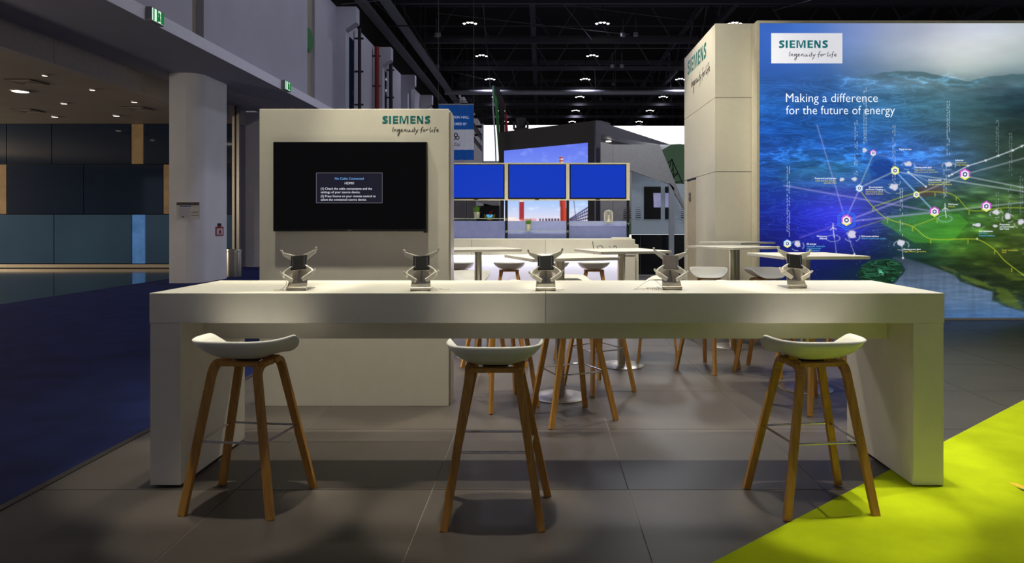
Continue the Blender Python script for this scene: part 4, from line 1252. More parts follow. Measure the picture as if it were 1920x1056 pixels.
cable([(hx[2] + .01, 3.69, .09), (hx[2] + .012, 3.665, .05), (hx[2] + .03, 3.655, .02), (hx[2] + .06, 3.65, .004), (hx[2] + .10, 3.66, .003)], 'white cable hanging from the middle tablet holder')
cable([(hx[3] - .055, 3.69, .02), (hx[3] - .09, 3.72, .05), (hx[3] - .13, 3.73, .04), (hx[3] - .19, 3.70, .004), (hx[3] - .20, 3.69, .003), (hx[3] - .12, 3.72, .003)], 'looped white cable left of the fourth tablet holder')
P = []
for k in range(60):
    t = k / 59
    P.append((hx[3] - .14 + .07 * t, 3.665 + .006 * math.cos(t * 40), .008 + .005 * math.sin(t * 40)))
cable([(hx[3] - .16, 3.68, .003)] + P[::2] + [(hx[3] - .055, 3.67, .003)], 'coiled white cable beside the fourth tablet holder', 0.0022)

# =================================================================== SMALL THINGS ON THE RACK
def pot(px, shelf_z, lab):
    v_ = at(px, 0, RY - 0.12); x, y = v_.x, RY - 0.12
    r = thing('potted_grass', (x, y, shelf_z), lab, 'plant', 'grass pots on the glass shelves')
    MB().lathe([(0.036, 0.0), (0.050, 0.088), (0.054, 0.094), (0.054, 0.098), (0.047, 0.098), (0.044, 0.085)], (x, y, shelf_z), 20).build('pot', M['pot'], r, smooth=True)
    rr = random.Random(px)
    m = MB()
    for k in range(90):
        a_ = rr.uniform(0, 6.283); q = rr.uniform(0, 0.04)
        b0 = Vector((x + q * math.cos(a_), y + q * math.sin(a_), shelf_z + 0.08))
        L = rr.uniform(0.06, 0.12); sp = rr.uniform(0.1, 0.55)
        tip = b0 + Vector((math.cos(a_) * L * sp, math.sin(a_) * L * sp, L))
        s_ = Vector((-math.sin(a_), math.cos(a_), 0)) * 0.0035
        mid = b0.lerp(tip, 0.5) + Vector((0, 0, L * 0.06))
        m.poly([b0 - s_, b0 + s_, mid + s_ * .7, mid - s_ * .7, tip], [(0, 1, 2, 3), (3, 2, 4)])
    g = m.build('grass_tuft', M['grass'], r); g['kind'] = 'stuff'
pot(894, shz[0], 'small grass pot on the left glass shelf')
pot(991, shz[1], 'small grass pot on the lower middle glass shelf')
v_ = at(1141, 0, RY - 0.12)
lx, ly, lz = v_.x, RY - 0.12, shz[2]
lan = thing('cage_lantern', (lx, ly, lz), 'small white cage lantern on the right glass shelf', 'lantern')
MB().lathe([(0.045, 0), (0.058, 0.012), (0.058, 0.018), (0.0, 0.02)], (lx, ly, lz), 16).build('base', M['white_lam'], lan, smooth=True)
for k in range(14):
    g = 2 * math.pi * k / 14
    pr = [(0.052, 0.015), (0.066, 0.04), (0.066, 0.15), (0.05, 0.178), (0.012, 0.19)]
    MB().tube([(lx + r_ * math.cos(g), ly + r_ * math.sin(g), lz + z_) for r_, z_ in pr], 0.003, 5).build('cage_bar', M['white_lam'], lan, smooth=True)
MB().lathe([(0.014, 0.185), (0.018, 0.196), (0.0, 0.2)], (lx, ly, lz), 12).build('cap', M['white_lam'], lan, smooth=True)
MB().lathe([(0.026, 0.02), (0.018, 0.05), (0.012, 0.06), (0.018, 0.075), (0.012, 0.09), (0.016, 0.105), (0.0, 0.12)], (lx, ly, lz), 14).build('figure', M['white_side'], lan, smooth=True)

# =================================================================== HALL BACKGROUND
# black video wall, turned, with LED picture
VA = at(935, 0, 21.5); VB = at(1117, 0, 19.0)
vt = 4.2
vw = thing('video_wall', ((VA.x + VB.x) / 2, 20.2, 0), 'black video wall turned sideways showing red and white chimneys', 'video wall')
nrm = Vector((VB.y - VA.y, -(VB.x - VA.x), 0)).normalized()       # towards the camera
if nrm.y > 0: nrm = -nrm
back = -nrm * 0.6
MB().prism([(VA.x, VA.y, 0), (VB.x, VB.y, 0), (VB.x, VB.y, vt), (VA.x, VA.y, vt)], back).build('body', M['booth_black'], vw)
nS, nT = 170, 170
def wallpt(px):
    # point of the wall seen at column px
    d = (px - CX) / F
    t = (VA.x - d * VA.y) / (d * (VB.y - VA.y) - (VB.x - VA.x))
    return VA.x + (VB.x - VA.x) * t, VA.y + (VB.y - VA.y) * t
x0, y0 = wallpt(946); x1, y1 = wallpt(1103)
S, Tt = np.meshgrid(np.linspace(0, 1, nS), np.linspace(0, 1, nT))
LX = x0 + (x1 - x0) * S + nrm.x * 0.02; LY = y0 + (y1 - y0) * S + nrm.y * 0.02
LZ = 3.60 + (0.95 - 3.60) * Tt
QX = CX + LX * F / LY; QY = CY - (LZ - H) * F / LY
sky = np.stack([np.interp(QY, [266, 330, 380, 412], [92, 120, 170, 225]), np.interp(QY, [266, 330, 380, 412], [112, 150, 200, 222]), np.interp(QY, [266, 330, 380, 412], [232, 245, 248, 240])], -1)
I = sky
PX, PY = QX, QY
cl = fbm(QX / 14, QY / 8, 4, 90)
add(np.clip(cl - 0.55, 0, 1), (160, 140, 60), 0.5)
ch2 = soft((np.abs(QX - (1052 + (QY - 296) * 0.043)) < 3.4 + (QY - 296) * 0.025) & (QY > 294), 1)
stripe = ((QY - 294) // 3.2).astype(int) % 2
blend(ch2 * ((QY < 309) & (stripe == 1)), (236, 220, 224), 1); blend(ch2 * ~((QY < 309) & (stripe == 1)), (200, 66, 44), 1)
blend(ch2 * sm(-(QX - (1053 + (QY - 296) * .043)), -1, 4), (96, 28, 34), 0.5)
ch1 = soft((np.abs(QX - 978) < 4.0 + (QY - 376) * 0.02) & (QY > 372), 1)
blend(ch1, (160, 44, 52), 1); blend(ch1 * (QY < 378), (240, 230, 235), 1)
blend(soft(in_poly(QX, QY, [(946, 407), (960, 407), (985, 416), (946, 416)]), 1), (250, 235, 225), 1)
blend(soft((QY > 410.5) & (QX > 976) & (QX < 1006), 1), (226, 130, 130), 0.6)
blend(soft((QY > 410) & (QX > 1010) & (QX < 1050) & (np.sin(QX * 1.1) > -0.3), 1), (60, 44, 66), 0.9)
for k in range(4):
    d, _ = seg_dist(QX, QY, 1068, 411 + k * 2.0, 1104, 388 + k * 7.0)
    blend(np.exp(-(d / 1.1) ** 2), (30, 28, 70), 0.95)
for k in range(9):
    d, _ = seg_dist(QX, QY, 1072 + k * 4, 410 - k * 2.6, 1074 + k * 4, 416)
    blend(np.exp(-(d / 0.7) ** 2) * (QY < 416), (40, 34, 74), 0.7)
d, _ = seg_dist(QX, QY, 1076, 376, 1080, 414); blend(np.exp(-(d / 0.6) ** 2), (60, 60, 80), 0.9)
blend(sm(QY, 413, 416), (190, 150, 160), 0.8)
color_grid('led_picture', LX, LZ, LY, I, M['ledpic'], vw)
g = at(1117, 0, 18.98)
MB().prism([(VB.x, VB.y, 0), (VB.x + 0.16, VB.y + 0.02, 0), (VB.x + 0.16, VB.y + 0.02, vt), (VB.x, VB.y, vt)], (0.3, 0.5, 0)).build('side_return', M['booth_dark'], vw)
# moving head light on the video wall
sx_, sy_ = wallpt(976)
ml = thing('stage_light', (sx_, sy_ + 0.3, 4.2), 'black moving head stage light standing on the video wall', 'stage light')
MB().box(sx_ - 0.2, sx_ + 0.2, sy_ + 0.12, sy_ + 0.5, 4.2, 4.28).build('base', M['lamp_black'], ml)
for s_ in (-1, 1):
    MB().box(sx_ + s_ * 0.21 - 0.03, sx_ + s_ * 0.21 + 0.03, sy_ + 0.22, sy_ + 0.4, 4.25, 4.48).build('yoke', M['lamp_black'], ml)
MB().lathe([(0.0, -0.2), (0.14, -0.16), (0.17, 0.0), (0.15, 0.14), (0.0, 0.16)], (sx_, sy_ + 0.31, 4.46), 16).build('head', M['lamp_black'], ml, smooth=True)

# grey booth right of the video wall
GY = 17.0
bo = thing('exhibition_booth', (3.0, GY, 0), 'grey exhibition booth with slanted roof and frosted glass room', 'booth')
def gp(px, py, dy=0.0): return at(px, py, GY + dy)
def gpoly(pts, d, mt, name, dy=0.0, par=None):
    return MB().prism([gp(x, y, dy) for x, y in pts], (0, d, 0)).build(name, M[mt], par or bo)
gpoly([(1127, 229), (1258, 271.5), (1237, 271.2), (1149, 256.5), (1127, 252)], 1.2, 'booth_dark', 'roof', 0.35)
gpoly([(1117.5, 226), (1127, 229), (1127, 440), (1117.5, 440)], 0.5, 'booth_dark', 'pillar', 0.35)
gpoly([(1127, 253), (1149, 257), (1237, 271), (1127, 271)], 0.1, 'booth_mid', 'fascia_back', 1.2)
gpoly([(1126.5, 266), (1149, 271), (1149, 416), (1126.5, 416)], 0.15, 'booth_grey', 'facade_panel', 0.0)
gpoly([(1149.3, 271), (1237, 271), (1261, 330), (1283, 384), (1283, 392), (1255, 345), (1184, 320.5), (1149.3, 316)], 0.15, 'booth_grey', 'facade_panel', 0.0)
gpoly([(1149.3, 316), (1184, 320.5), (1184, 416), (1149.3, 416)], 0.15, 'booth_grey', 'facade_panel', 0.02)
gpoly([(1184, 322), (1255, 345), (1255, 345.5), (1184, 345)], 0.1, 'alu_post', 'lit_soffit', 1.0)
gp_ = gp(1141, 266, 0.9)
MB().lathe([(0.07, 0), (0.07, 0.02)], gp_, 14).build('downlight', M['down_lit'], bo)
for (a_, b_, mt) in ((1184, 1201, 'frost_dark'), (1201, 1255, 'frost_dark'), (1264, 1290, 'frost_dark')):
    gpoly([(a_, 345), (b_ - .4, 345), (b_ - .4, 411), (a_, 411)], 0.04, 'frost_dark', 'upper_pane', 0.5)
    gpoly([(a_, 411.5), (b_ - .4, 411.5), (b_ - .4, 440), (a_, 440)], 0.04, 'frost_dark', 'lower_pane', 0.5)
    MB().prism([gp(x, y, 0.5) for x, y in ((a_, 440.5), (b_ - .4, 440.5))] + [Vector((gp(b_ - .4, 0, .5).x, GY + .5, 0.02)), Vector((gp(a_, 0, .5).x, GY + .5, 0.02))], (0, 0.04, 0)).build('dark_pane', M['glass_black'], bo)
MB().prism([gp(1255, 343), gp(1264, 352), Vector((gp(1264, 0).x, GY, 0)), Vector((gp(1255, 0).x, GY, 0))], (0, 0.1, 0)).build('post', M['alu_post'], bo)
gpoly([(1207.5, 350), (1239, 350), (1239, 411), (1207.5, 411)], 0.03, 'glass_black', 'window', 0.45)
gpoly([(1247, 350), (1255, 350), (1255, 411), (1247, 411)], 0.03, 'glass_black', 'window', 0.45)
gpoly([(1225, 362), (1239, 362), (1239, 389), (1226, 389)], 0.01, 'photo_lit', 'lit_picture', 0.43)
gpoly([(1247, 362), (1255, 362), (1255, 389), (1247, 389)], 0.01, 'photo_lit', 'lit_picture', 0.43)
for k in range(6):
    y = 389 + k * 7.4 / 2
    for (a_, b_) in ((1169.5, 1183), (1192, 1202), (1277, 1283)):
        gpoly([(a_, y), (b_, y), (b_, y + 0.4 + 0.25 * k), (a_, y + 0.4 + 0.25 * k)], 0.01, 'booth_black', 'louvre', -0.02 if a_ < 1180 else 0.44)

# far backlit murals: white cloth panels and a green hill with pylon
FY = 31.0
fm = thing('backlit_panel', (0, FY, 0), 'far glowing white cloth panel behind the flag', 'light panel')
a0 = at(907, 302, FY); a1 = at(1060, 234.5, FY)
MB().box(a0.x, a1.x, FY, FY + 0.2, a0.z, a1.z).build('cloth', M['light_white'], fm)
MB().box(a0.x - 0.08, a0.x - 0.002, FY - 0.02, FY + 0.22, a0.z - 0.08, a1.z + 0.05).build('frame_bar', M['alu_post'], fm)
MB().box(a0.x, a1.x, FY - 0.02, FY + 0.22, a0.z - 0.08, a0.z - 0.002).build('frame_bar', M['alu_post'], fm)
for x in (a0.x + 0.3, a1.x - 0.3):
    MB().box(x - 0.06, x + 0.06, FY + 0.05, FY + 0.15, 0, a0.z - 0.08).build('leg', M['truss'], fm)
hm = thing('hill_mural', (5.2, FY, 0), 'far backlit mural with white sky, dark green hill and power pylon', 'mural')
b0 = at(1120, 0, FY); b1 = at(1400, 0, FY)
MB().box(b0.x, b1.x, FY + 0.3, FY + 0.5, 0.0, at(0, 234.5, FY).z).build('sky_cloth', M['light_white'], hm)
hill = [(1120, 300), (1190, 285), (1230, 276), (1256, 271), (1275, 270), (1300, 273), (1400, 280), (1400, 440), (1120, 440)]
MB().prism([at(x, y, FY + 0.26) for x, y in hill], (0, 0.03, 0)).build('hill', M['hill_green'], hm)
m = MB()
for (x0_, y0_, x1_, y1_) in ((1259, 298, 1247, 350), (1259, 298, 1283, 350), (1261, 299, 1264, 350), (1263, 315, 1253, 330), (1253, 330, 1271, 325), (1271, 325, 1249, 345), (1249, 345, 1279, 340), (1252, 305, 1260, 300),
        (1247, 350, 1290, 352), (1283, 350, 1283, 400), (1264, 350, 1272, 400), (1249, 352, 1272, 372), (1272, 372, 1283, 360), (1268, 380, 1283, 376)):
    m.tube([at(x0_, y0_, FY + 0.23), at(x1_, y1_, FY + 0.23)], 0.022, 5)
m.build('pylon', M['booth_black'], hm)

# left far booth seen under the screens
LYb = 14.0
lb = thing('grey_partition', (-1.5, LYb, 0), 'grey partition wall seen left under the screens', 'partition')
for (a_, b_, y0_, mt) in ((820, 858, 372, 'booth_mid'), (858, 871.6, 340, 'booth_mid'), (872.6, 875, 340, 'booth_dark'), (876, 892.5, 340, 'booth_mid')):
    p_ = at(a_, y0_, LYb); q_ = at(b_, 0, LYb)
    MB().box(p_.x, q_.x, LYb, LYb + 0.06, 0, p_.z).build('panel', M[mt], lb)
bb = thing('black_stand', (-1.0, 15.0, 0), 'black exhibition stand with round emblem seen under the left screen', 'stand')
p_ = at(893, 386, 15.0); q_ = at(936, 0, 15.0)
MB().box(p_.x, q_.x, 15.0, 15.5, 0, p_.z).build('body', M['booth_black'], bb)
MB().prism([at(x, y, 14.95) for x, y in ((893, 378), (900, 374), (936, 374), (936, 385.5), (925, 385.5), (905, 381))], (0, 0.4, 0)).build('canopy', M['booth_grey'], bb)
def half(px, py, r0, r1, mt, d):
    mb = MB(); n = 14
    c0 = at(px, py, 15.0); k_ = 15.0 / F
    vs_ = []; fs_ = []
    for k in range(n + 1):
        g = math.pi + math.pi * k / n
        for r_ in (r0, r1):
            vs_.append((c0.x + r_ * k_ * math.cos(g), 15.0 - d, c0.z + r_ * k_ * math.sin(g)))
    for k in range(n): fs_.append((2 * k, 2 * k + 1, 2 * k + 3, 2 * k + 2))
    mb.poly(vs_, fs_).build('emblem', M[mt], bb)
half(918, 402.5, 0.01, 6.2, 'wall_cyan', 0.006); half(918, 402.5, 6.2, 8.4, 'grass', 0.006); half(918, 402.5, 8.4, 10.5, 'tape_yellow', 0.006)
zz = [(926, 393), (918, 397), (916.5, 401), (920, 400.5), (915.5, 408), (923.5, 399.5), (920.5, 399.8)]
MB().poly([tuple(at(x, y, 14.98)) for x, y in zz], [tuple(range(len(zz)))]).build('emblem', M['red_print'], bb)

# hanging banner
BYb = 13.0
bn = thing('hanging_banner', (at(855, 0, BYb).x, BYb, at(0, 300, BYb).z), 'blue and white hanging banner right of the television panel top', 'banner')
def strip(y0_, y1_, mt):
    n = 24; mb = MB(); V_ = []; Fc = []
    for side_ in (0, 1):
        for k in range(n + 1):
            x = 822 + (888.5 - 822) * k / n
            for y in (y0_, y1_):
                p = at(x, y, BYb)
                rip = 0.02 * math.sin(k * 1.1) * (y - 196) / 104
                V_.append((p.x, BYb + rip + 0.004 * side_, p.z))
    N = 2 * (n + 1)
    for k in range(n):
        Fc.append((2 * k, 2 * k + 1, 2 * k + 3, 2 * k + 2)); Fc.append((N + 2 * k, N + 2 * k + 2, N + 2 * k + 3, N + 2 * k + 1))
    Fc += [(0, N, N + 1, 1), (2 * n, 2 * n + 1, N + 2 * n + 1, N + 2 * n)]
    return mb.poly(V_, Fc).build('cloth', M[mt], bn, smooth=True)
strip(197, 243, 'banner_blue'); strip(243, 281, 'banner_white'); strip(281, 300, 'banner_blue')
bmap = lambda u, v_: (u, BYb - 0.028, v_)
kb = BYb / F
for (t, y, wd) in (('EXHIBITION HALL', 222.6, 50), ('SPONSORED BY', 235, 41)):
    p = at(855, y, BYb)
    text_mb(MB(), t, p.x, p.z, wd * kb, 4.6 * kb, bmap, 0.012, 'C').build('banner_line', M['banner_text'], bn)
for k in range(3):
    g = math.pi / 2 + k * 2 * math.pi / 3
    c0 = at(855 + 3.6 * math.cos(g), 257.0 - 3.6 * math.sin(g), BYb)
    mb = MB(); V_ = []; Fc = []
    for j in range(6):
        a_ = math.pi / 6 + j * math.pi / 3
        for r_ in (2.3, 4.2): V_.append((c0.x + r_ * kb * math.cos(a_), BYb - 0.028, c0.z + r_ * kb * math.sin(a_)))
    for j in range(6): Fc.append((2 * j, 2 * j + 1, (2 * j + 3) % 12, (2 * j + 2) % 12))
    mb.poly(V_, Fc).build('emblem_ring', M['grey_ink'], bn)
p = at(855.5, 274.6, BYb)
text_mb(MB(), 'APICORP', p.x, p.z, 16 * kb, 3.0 * kb, bmap, 0.02, 'C').build('banner_line', M['grey_ink'], bn)
m = MB()
for st in ([(863, 266), (863, 270)], [(861, 270), (857, 270.4), (855, 269), (853, 270.4), (850, 270)], [(856, 267), (853, 269)], [(850, 270), (848.5, 272)], [(848, 269.5), (845, 270)]):
    c_ = catmull([(at(x, y, BYb).x, at(x, y, BYb).z) for x, y in st], 4)
    v2, f2 = ribbon(c_, 0.009)
    m.poly([(p_[0], BYb - 0.028, p_[1]) for p_ in v2], f2)
m.build('banner_script', M['grey_ink'], bn)
u0, u1 = at(822, 196, BYb), at(888.5, 196, BYb)
MB().tube([u0, u1], 0.012, 8).build('top_rod', M['alu_post'], bn)
for u in (u0, u1):
    MB().tube([u, (u.x, u.y, 10.4)], 0.004, 5).build('hanging_wire', M['wire'], bn)

# feather flag
FYl = 24.0
fl = thing('feather_flag', (at(938, 0, FYl).x, FYl, 0), 'tall feather flag in green, black, white and red behind the video wall', 'flag')
ys = [160, 163, 168, 176, 188, 205, 225, 248, 280, 310]
le = [926, 925.5, 925.5, 926, 927, 928.3, 930, 931.5, 934, 936]
ri = [929, 933, 937, 941, 945, 948.5, 951, 953, 954, 954.5]
e1 = [926.6, 927.2, 928.6, 930.5, 932.5, 934.5, 936, 937.0, 939, 941]
e2 = [929, 933, 937, 941, 945, 946.5, 946.5, 946.5, 946, 946]
def cloth_strip(L, R, mt, i0=0, i1=None, name='cloth'):
    i1 = i1 or len(ys)
    V_ = []; Fc = []
    for k in range(i0, i1):
        for d in (0.0, 0.02):
            V_ += [tuple(at(L[k], ys[k], FYl) + Vector((0, d, 0))), tuple(at(R[k], ys[k], FYl) + Vector((0, d + 0.1 * math.sin(k * .8), 0)))]
    n = i1 - i0
    for k in range(n - 1):
        a_ = 4 * k; b_ = a_ + 4
        Fc += [(a_, a_ + 1, b_ + 1, b_), (a_ + 2, b_ + 2, b_ + 3, a_ + 3), (a_, b_, b_ + 2, a_ + 2), (a_ + 1, a_ + 3, b_ + 3, b_ + 1)]
    Fc += [(0, 2, 3, 1), (4 * (n - 1), 4 * (n - 1) + 1, 4 * (n - 1) + 3, 4 * (n - 1) + 2)]
    MB().poly(V_, Fc).build(name, M[mt], fl, smooth=True)
cloth_strip(le, e1, 'flag_green')
cloth_strip(e1, e2, 'flag_black', 0, 8)
cloth_strip(e1, e2, 'flag_white', 7)
cloth_strip(e2, ri, 'flag_red', 3)
pp = [at(926, y, FYl) + Vector((-0.03, 0, 0)) for y in (161, 200)] + [at(930, 260, FYl) + Vector((-.03, 0, 0)), Vector((at(936, 0, FYl).x, FYl, 0))]
MB().tube(pp, 0.025, 8).build('pole', M['alu_post'], fl, smooth=True)

# =================================================================== THINGS AT THE LEFT
# exit signs on the fascia
for (px, lab) in ((285, 'green exit sign on the ledge, nearer one'), (533, 'green exit sign on the ledge, farther one above the panel')):
    Yc = 6.56 * F / (CX - px)
    zc = 4.84 if px > 400 else 4.83
    L = 0.19 if px < 400 else 0.21
    es = thing('exit_sign', (-6.50, Yc, zc - 0.12), lab, 'exit sign', 'exit signs on the ledge')
    MB().box(-6.56, -6.46, Yc - L, Yc + L, zc - 0.12, zc + 0.12).build('case', M['sign_grey'], es, bevel=0.01)
    face = MB().box(-6.459, -6.452, Yc - L + 0.02, Yc + L - 0.02, zc - 0.10, zc + 0.10).build('lit_face', M['exit_white'], es)
    for (a_, b_) in ((-0.9, -0.72), (-0.3, -0.05), (0.45, 0.95)):
        MB().box(-6.4515, -6.447, Yc + a_ * (L - .02), Yc + b_ * (L - .02), zc - 0.10, zc + 0.10).build('green_field', M['exit_green'], face)
    m = MB()
    for (p_, q_) in (((0.10, 0.07), (0.10, 0.02)), ((0.10, 0.02), (0.22, -0.08)), ((0.10, 0.02), (-0.02, -0.08)), ((0.10, 0.05), (0.24, 0.02)), ((0.10, 0.05), (-0.04, 0.03))):
        m.tube([(-6.449, Yc + p_[0] * L, zc + p_[1]), (-6.449, Yc + q_[0] * L, zc + q_[1])], 0.012, 6)
    m.build('running_figure', M['exit_green'], face)
# round projecting sign
ds = thing('round_sign', (XW - 0.08, 20.02, 6.38), 'green round sign seen edge-on high on the left wall', 'sign')
MB().tube([(XW - 0.099, 20.02, 6.72), (XW - 0.06, 20.02, 6.72)], 0.34, 28)  .build('disc', M['flag_green'], ds, smooth=True)
MB().tube([(XW - 0.06, 20.02, 6.72), (XW - 0.05, 20.02, 6.72)], 0.28, 28).build('rim', M['flag_green'], ds, smooth=True)
# notice board on the column
nb = thing('notice_board', (at(352, 0, 15.28).x, 15.28, at(0, 411, 15.28).z), 'framed evacuation notice on the white column', 'notice')
def cpt(px, py): return at(px, py, 15.28)
def cbox(x0_, y0_, x1_, y1_, d0_, d1_, mt, name, par=None):
    p_ = cpt(x0_, y1_); q_ = cpt(x1_, y0_)
    return MB().box(p_.x, q_.x, 15.298 - d1_, 15.298 - d0_, p_.z, q_.z).build(name, M[mt], par or nb)
pl = cbox(330.5, 379, 374.5, 411, 0.0, 0.012, 'paper', 'plate')
cbox(331, 379.5, 373, 385, 0.0125, 0.015, 'print_dark', 'header_strip', pl)
cbox(337, 385.8, 358, 388, 0.0125, 0.015, 'print_blue', 'title_strip', pl)
cbox(335, 390, 356, 408, 0.0125, 0.014, 'wall_hall', 'floor_plan', pl)
cbox(341, 406, 345, 408, 0.0145, 0.016, 'ink', 'mark', pl)
for y in (397.5, 403.5):
    cbox(358, y, 372, y + 1.0, 0.0125, 0.014, 'print_dark', 'text_line', pl)
# extinguisher sign on the column's hall side
fe = thing('extinguisher_sign', (-7.645, 16.2, at(0, 442, 16.2).z), 'small red fire extinguisher sign on the side of the white column', 'sign')
za, zb_ = at(0, 442, 16.2).z, at(0, 419, 16.2).z
ya, yb = 16.02, 16.42
pl = MB().box(-7.65, -7.642, ya, yb, za, zb_ - 0.08).build('plate', M['red_print'], fe)
MB().box(-7.6415, -7.639, ya + 0.05, yb - 0.05, za + 0.02, zb_ - 0.12).build('white_field', M['paper'], pl)
MB().tube([(-7.639, 16.22, za + 0.05), (-7.639, 16.22, za + 0.13)], 0.03, 8).build('symbol', M['red_print'], pl)
MB().box(-7.65, -7.639, 16.12, 16.30, zb_ - 0.075, zb_).build('tag', M['ink'], fe)
# steel bollard and door post
bd = thing('steel_bollard', (at(438, 0, 17.2).x, 17.2, 0), 'brushed steel bollard standing behind the white column', 'bollard')
bx, by = at(438.5, 0, 17.2).x, 17.2
MB().lathe([(0.185, 0), (0.185, 0.66), (0.18, 0.69), (0.0, 0.69)], (bx, by, 0), 28).build('tube', M['steel'], bd, smooth=True)
MB().lathe([(0.187, 0.62), (0.187, 0.64)], (bx, by, 0), 28).build('collar', M['chrome'], bd, smooth=True)
dp = thing('door_post', (at(441, 0, 19.5).x, 19.5, 0), 'slim steel door post rising behind the bollard', 'post')
dx = at(441, 0, 19.5).x
MB().box(dx - 0.09, dx - 0.02, 19.5, 19.6, 0, 4.7).build('jamb', M['kick_steel'], dp)
MB().box(dx - 0.015, dx + 0.03, 19.52, 19.6, 0, 4.7).build('jamb', M['dark_pipe'], dp)
MB().box(dx + 0.035, dx + 0.11, 19.5, 19.6, 0, 4.7).build('jamb', M['steel'], dp)
# tape on the lime carpet
tp = thing('floor_tape', (3.15, 3.5, 0.0065), 'yellow and black tape end on the lime carpet at the right edge', 'tape')
def fl_(px, py):
    Yf = H * F / (py - CY); return Vector(((px - CX) * Yf / F, Yf, 0.0072))
MB().prism([fl_(1889, 908), fl_(1905, 909), fl_(1940, 922), fl_(1920, 921)], (0, 0, 0.001)).build('yellow_part', M['tape_yellow'], tp)
MB().prism([fl_(1906, 917), fl_(1921, 922), fl_(1960, 930), fl_(1930, 930)], (0, 0, 0.001)).build('black_part', M['ink'], tp)

# =================================================================== CEILING STEEL AND LAMPS
ordn = ['nearest', 'second', 'third', 'fourth', 'fifth', 'sixth', 'seventh', 'eighth']
web = MB().box(-0.035, 0.035, -0.035, 0.035, 0, 2.05).mesh('web_member', M['truss'])
for k in range(8):
    Yt = 28.4 + 6.2 * k
    tr_ = thing('roof_truss', (8, Yt, 10.45), '%s dark roof truss crossing the hall ceiling' % ordn[k], 'truss', 'roof trusses of the hall')
    MB().box(-7.0, 42, Yt - 0.11, Yt + 0.11, 10.45, 10.68).build('bottom_chord', M['truss'], tr_)
    MB().box(-7.0, 42, Yt - 0.1, Yt + 0.1, 12.3, 12.5).build('top_chord', M['truss'], tr_)
    for j in range(16):
        for s_ in (-1, 1):
            o = bpy.data.objects.new('web_member', web)
            put(o, tr_)
            o.location = (-7.0 + 3.06 * j + (0.1 if s_ > 0 else -0.1) + 1.5 - 8, 0, 0.15)
            o.rotation_euler = (0, s_ * math.radians(32), 0)
for (x, lab) in ((8.4, 'long dark roof girder running away on the right'), (-0.4, 'long dark roof girder running away in the middle'), (20.0, 'long dark roof girder running away far right')):
    g_ = thing('roof_girder', (x, 50, 10.7), lab, 'girder')
    MB().box(x - 0.12, x + 0.12, 18, 88, 10.72, 10.98).build('bottom_chord', M['truss'], g_)
    MB().box(x - 0.1, x + 0.1, 18, 88, 12.55, 12.75).build('top_chord', M['truss'], g_)
    for j in range(20):
        y = 19 + 3.4 * j
        MB().tube([(x, y, 11.0), (x, y + 1.7, 12.55), (x, y + 3.4, 11.0)], 0.05, 5).build('web_member', M['truss'], g_)
for i, (x, z) in enumerate(((-7.0, 9.9), (-6.2, 10.1))):
    c_ = thing('cable_tray', (x, 50, z), ('zinc cable tray along the left wall top, closer to the wall', 'zinc cable tray along the left wall top, farther from the wall')[i], 'cable tray')
    MB().box(x - 0.2, x + 0.2, 14, 85, z, z + 0.02).build('tray_bed', M['tray'], c_)
    for s_ in (-1, 1):
        MB().box(x + s_ * 0.2 - 0.01, x + s_ * 0.2 + 0.01, 14, 85, z + 0.02, z + 0.12).build('tray_side', M['tray'], c_)
    for j in range(12):
        MB().tube([(x + 0.2, 16 + 6 * j, z + 0.1), (x + 0.2, 16 + 6 * j, 14)], 0.015, 5).build('hanger', M['wire'], c_)
rd_ = thing('roof_duct', (10, 46.0, 9.95), 'long pale duct crossing under the far hall roof', 'duct')
MB().tube([(-6.5, 46.0, 10.12), (42, 46.0, 10.12)], 0.17, 12).build('duct_pipe', M['tray'], rd_, smooth=True)
for j in range(10):
    MB().tube([(-5 + 5 * j, 46.0, 10.29), (-5 + 5 * j, 46.0, 14.0)], 0.015, 5).build('hanger', M['wire'], rd_)
# thin pipes and wires under the roof
WIRES = ['from the middle of the ceiling edge down behind the flag', 'slanting in the middle above the nearest lamps', 'running right from the left lamp row', 'long one slanting beside the left cable trays', 'short one at the first corbelled pilaster', 'hanging right of the middle lamps', 'steep one beside the cable tray', 'short one above the landscape wall', 'short one at the left lamp of the third row', 'hanging close to the white tower', 'shallow one between the nearest lamps and tower', 'short one between the lamp rows in the middle']
W_ = [((905, 0, 30), (925, 230, 60)), ((1050, 0, 29), (1110, 75, 34)), ((820, 25, 31), (1180, 65, 34)), ((750, 5, 29), (860, 200, 52)), ((640, 8, 24), (720, 0, 26)), ((1115, 130, 42), (1120, 230, 60)), ((700, 0, 27), (760, 60, 33)), ((1450, 20, 30), (1520, 0, 27)), ((850, 135, 43), (906, 148, 46)), ((1255, 120, 40), (1262, 232, 62)), ((1030, 5, 29), (1300, 40, 36)), ((960, 130, 42), (972, 175, 52))]
for k, (a_, b_) in enumerate(W_):
    o = MB().tube([at(*a_), at(*b_)], 0.018, 5).build('roof_wire', M['wire'])
    tag(o, 'thin roof wire, ' + WIRES[k], 'wire', 'wires under the dark roof')
for k in range(8):
    Yp = 30 + 6.2 * k
    o = MB().tube([(-6.8, Yp, 10.0 + 0.6 * (k % 3)), (42, Yp, 10.0 + 0.6 * (k % 3))], 0.03, 6).build('roof_pipe', M['truss'])
    tag(o, '%s thin dark pipe crossing under the hall roof' % ordn[k], 'pipe', 'thin pipes under the hall roof')

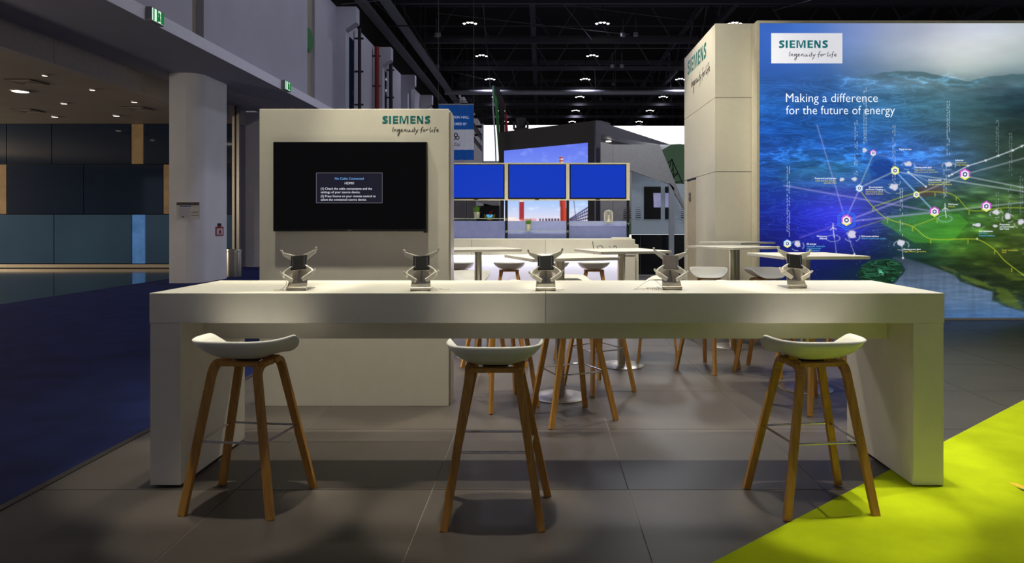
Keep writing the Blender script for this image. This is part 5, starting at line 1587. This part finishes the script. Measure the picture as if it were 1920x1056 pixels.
def make_bay():
    root = thing('high_bay_lamp', (0, 0, 11.0), '', 'lamp', 'four-bulb lamps under the hall roof')
    MB().box(-0.32, 0.32, -0.06, 0.06, 11.10, 11.16).build('crossbar', M['lamp_black'], root)
    MB().tube([(0, 0, 11.16), (0, 0, 14.0)], 0.02, 6).build('stem', M['lamp_black'], root)
    for k, x in enumerate((-0.27, -0.09, 0.09, 0.27)):
        dz = 0.03 if abs(x) < 0.2 else -0.02
        MB().lathe([(0.085, 0.0), (0.075, 0.07), (0.03, 0.11)], (x, 0, 11.0 + dz), 12).build('reflector', M['lamp_black'], root, smooth=True)
        MB().lathe([(0.0, -0.05), (0.055, -0.03), (0.075, 0.0), (0.0, 0.01)], (x, 0, 11.0 + dz), 12).build('bulb', M['bulb'], root, smooth=True)
    d = bpy.data.lights.new('bay_light', 'SPOT'); d.spot_size = math.radians(140); d.spot_blend = 0.5; d.energy = 330; d.color = COOL; d.shadow_soft_size = 0.3
    l_ = bpy.data.objects.new('bay_light', d); l_.location = (0, 0, -0.2); put(l_, root)
    return root
bay = make_bay()
first = True
cols_ = ['left', 'middle', 'right', 'far right']
for iy in range(6):
    for ix in range(4):
        if ix == 3 and iy not in (0,): continue
        o = bay if first else copy_tree(bay)
        first = False
        o.location = (-3.45 + 6.4 * ix, 33.0 + 6.45 * iy, 11.0)
        o['label'] = 'four-bulb high bay lamp, %s one in the %s lamp row' % (cols_[ix], ordn[iy])
FIXT = ['first of the close pair at the left', 'second of the close pair at the left', 'left of the nearest tower pair', 'right of the nearest tower pair', 'single one left under the second truss', 'right one under the second truss', 'left one under the second truss', 'under the third truss in the middle', 'under the fourth truss in the middle', 'left one above the hanging banner', 'right one above the hanging banner']
# small white ceiling devices on the trusses
for k, (px, py, Yd) in enumerate(((818, 70, 33), (822, 70, 33.2), (1168, 70, 33), (1192, 69, 33), (820, 128, 40), (1166, 128, 40), (1148, 128, 40), (1150, 161, 48), (1126, 188, 56), (860, 188, 54), (882, 191, 54))):
    p_ = at(px, py, Yd)
    dv_ = thing('ceiling_projector', tuple(p_), 'small pale device clamped under the roof steel, number of a scattered set', 'fixture', 'small pale fixtures under the roof steel')
    dv_['label'] = 'small pale roof fixture, ' + FIXT[k]
    wide = 0.3 if k in (3, 5) else 0.13
    MB().lathe([(0.0, 0.0), (0.12, 0.04), (0.12, 0.2), (0.0, 0.22)], tuple(p_), 10).build('body', M['sign_grey'], dv_, smooth=True)
    MB().tube([(p_.x, p_.y, p_.z + 0.2), (p_.x, p_.y, p_.z + 0.9)], 0.02, 5).build('stem', M['wire'], dv_)
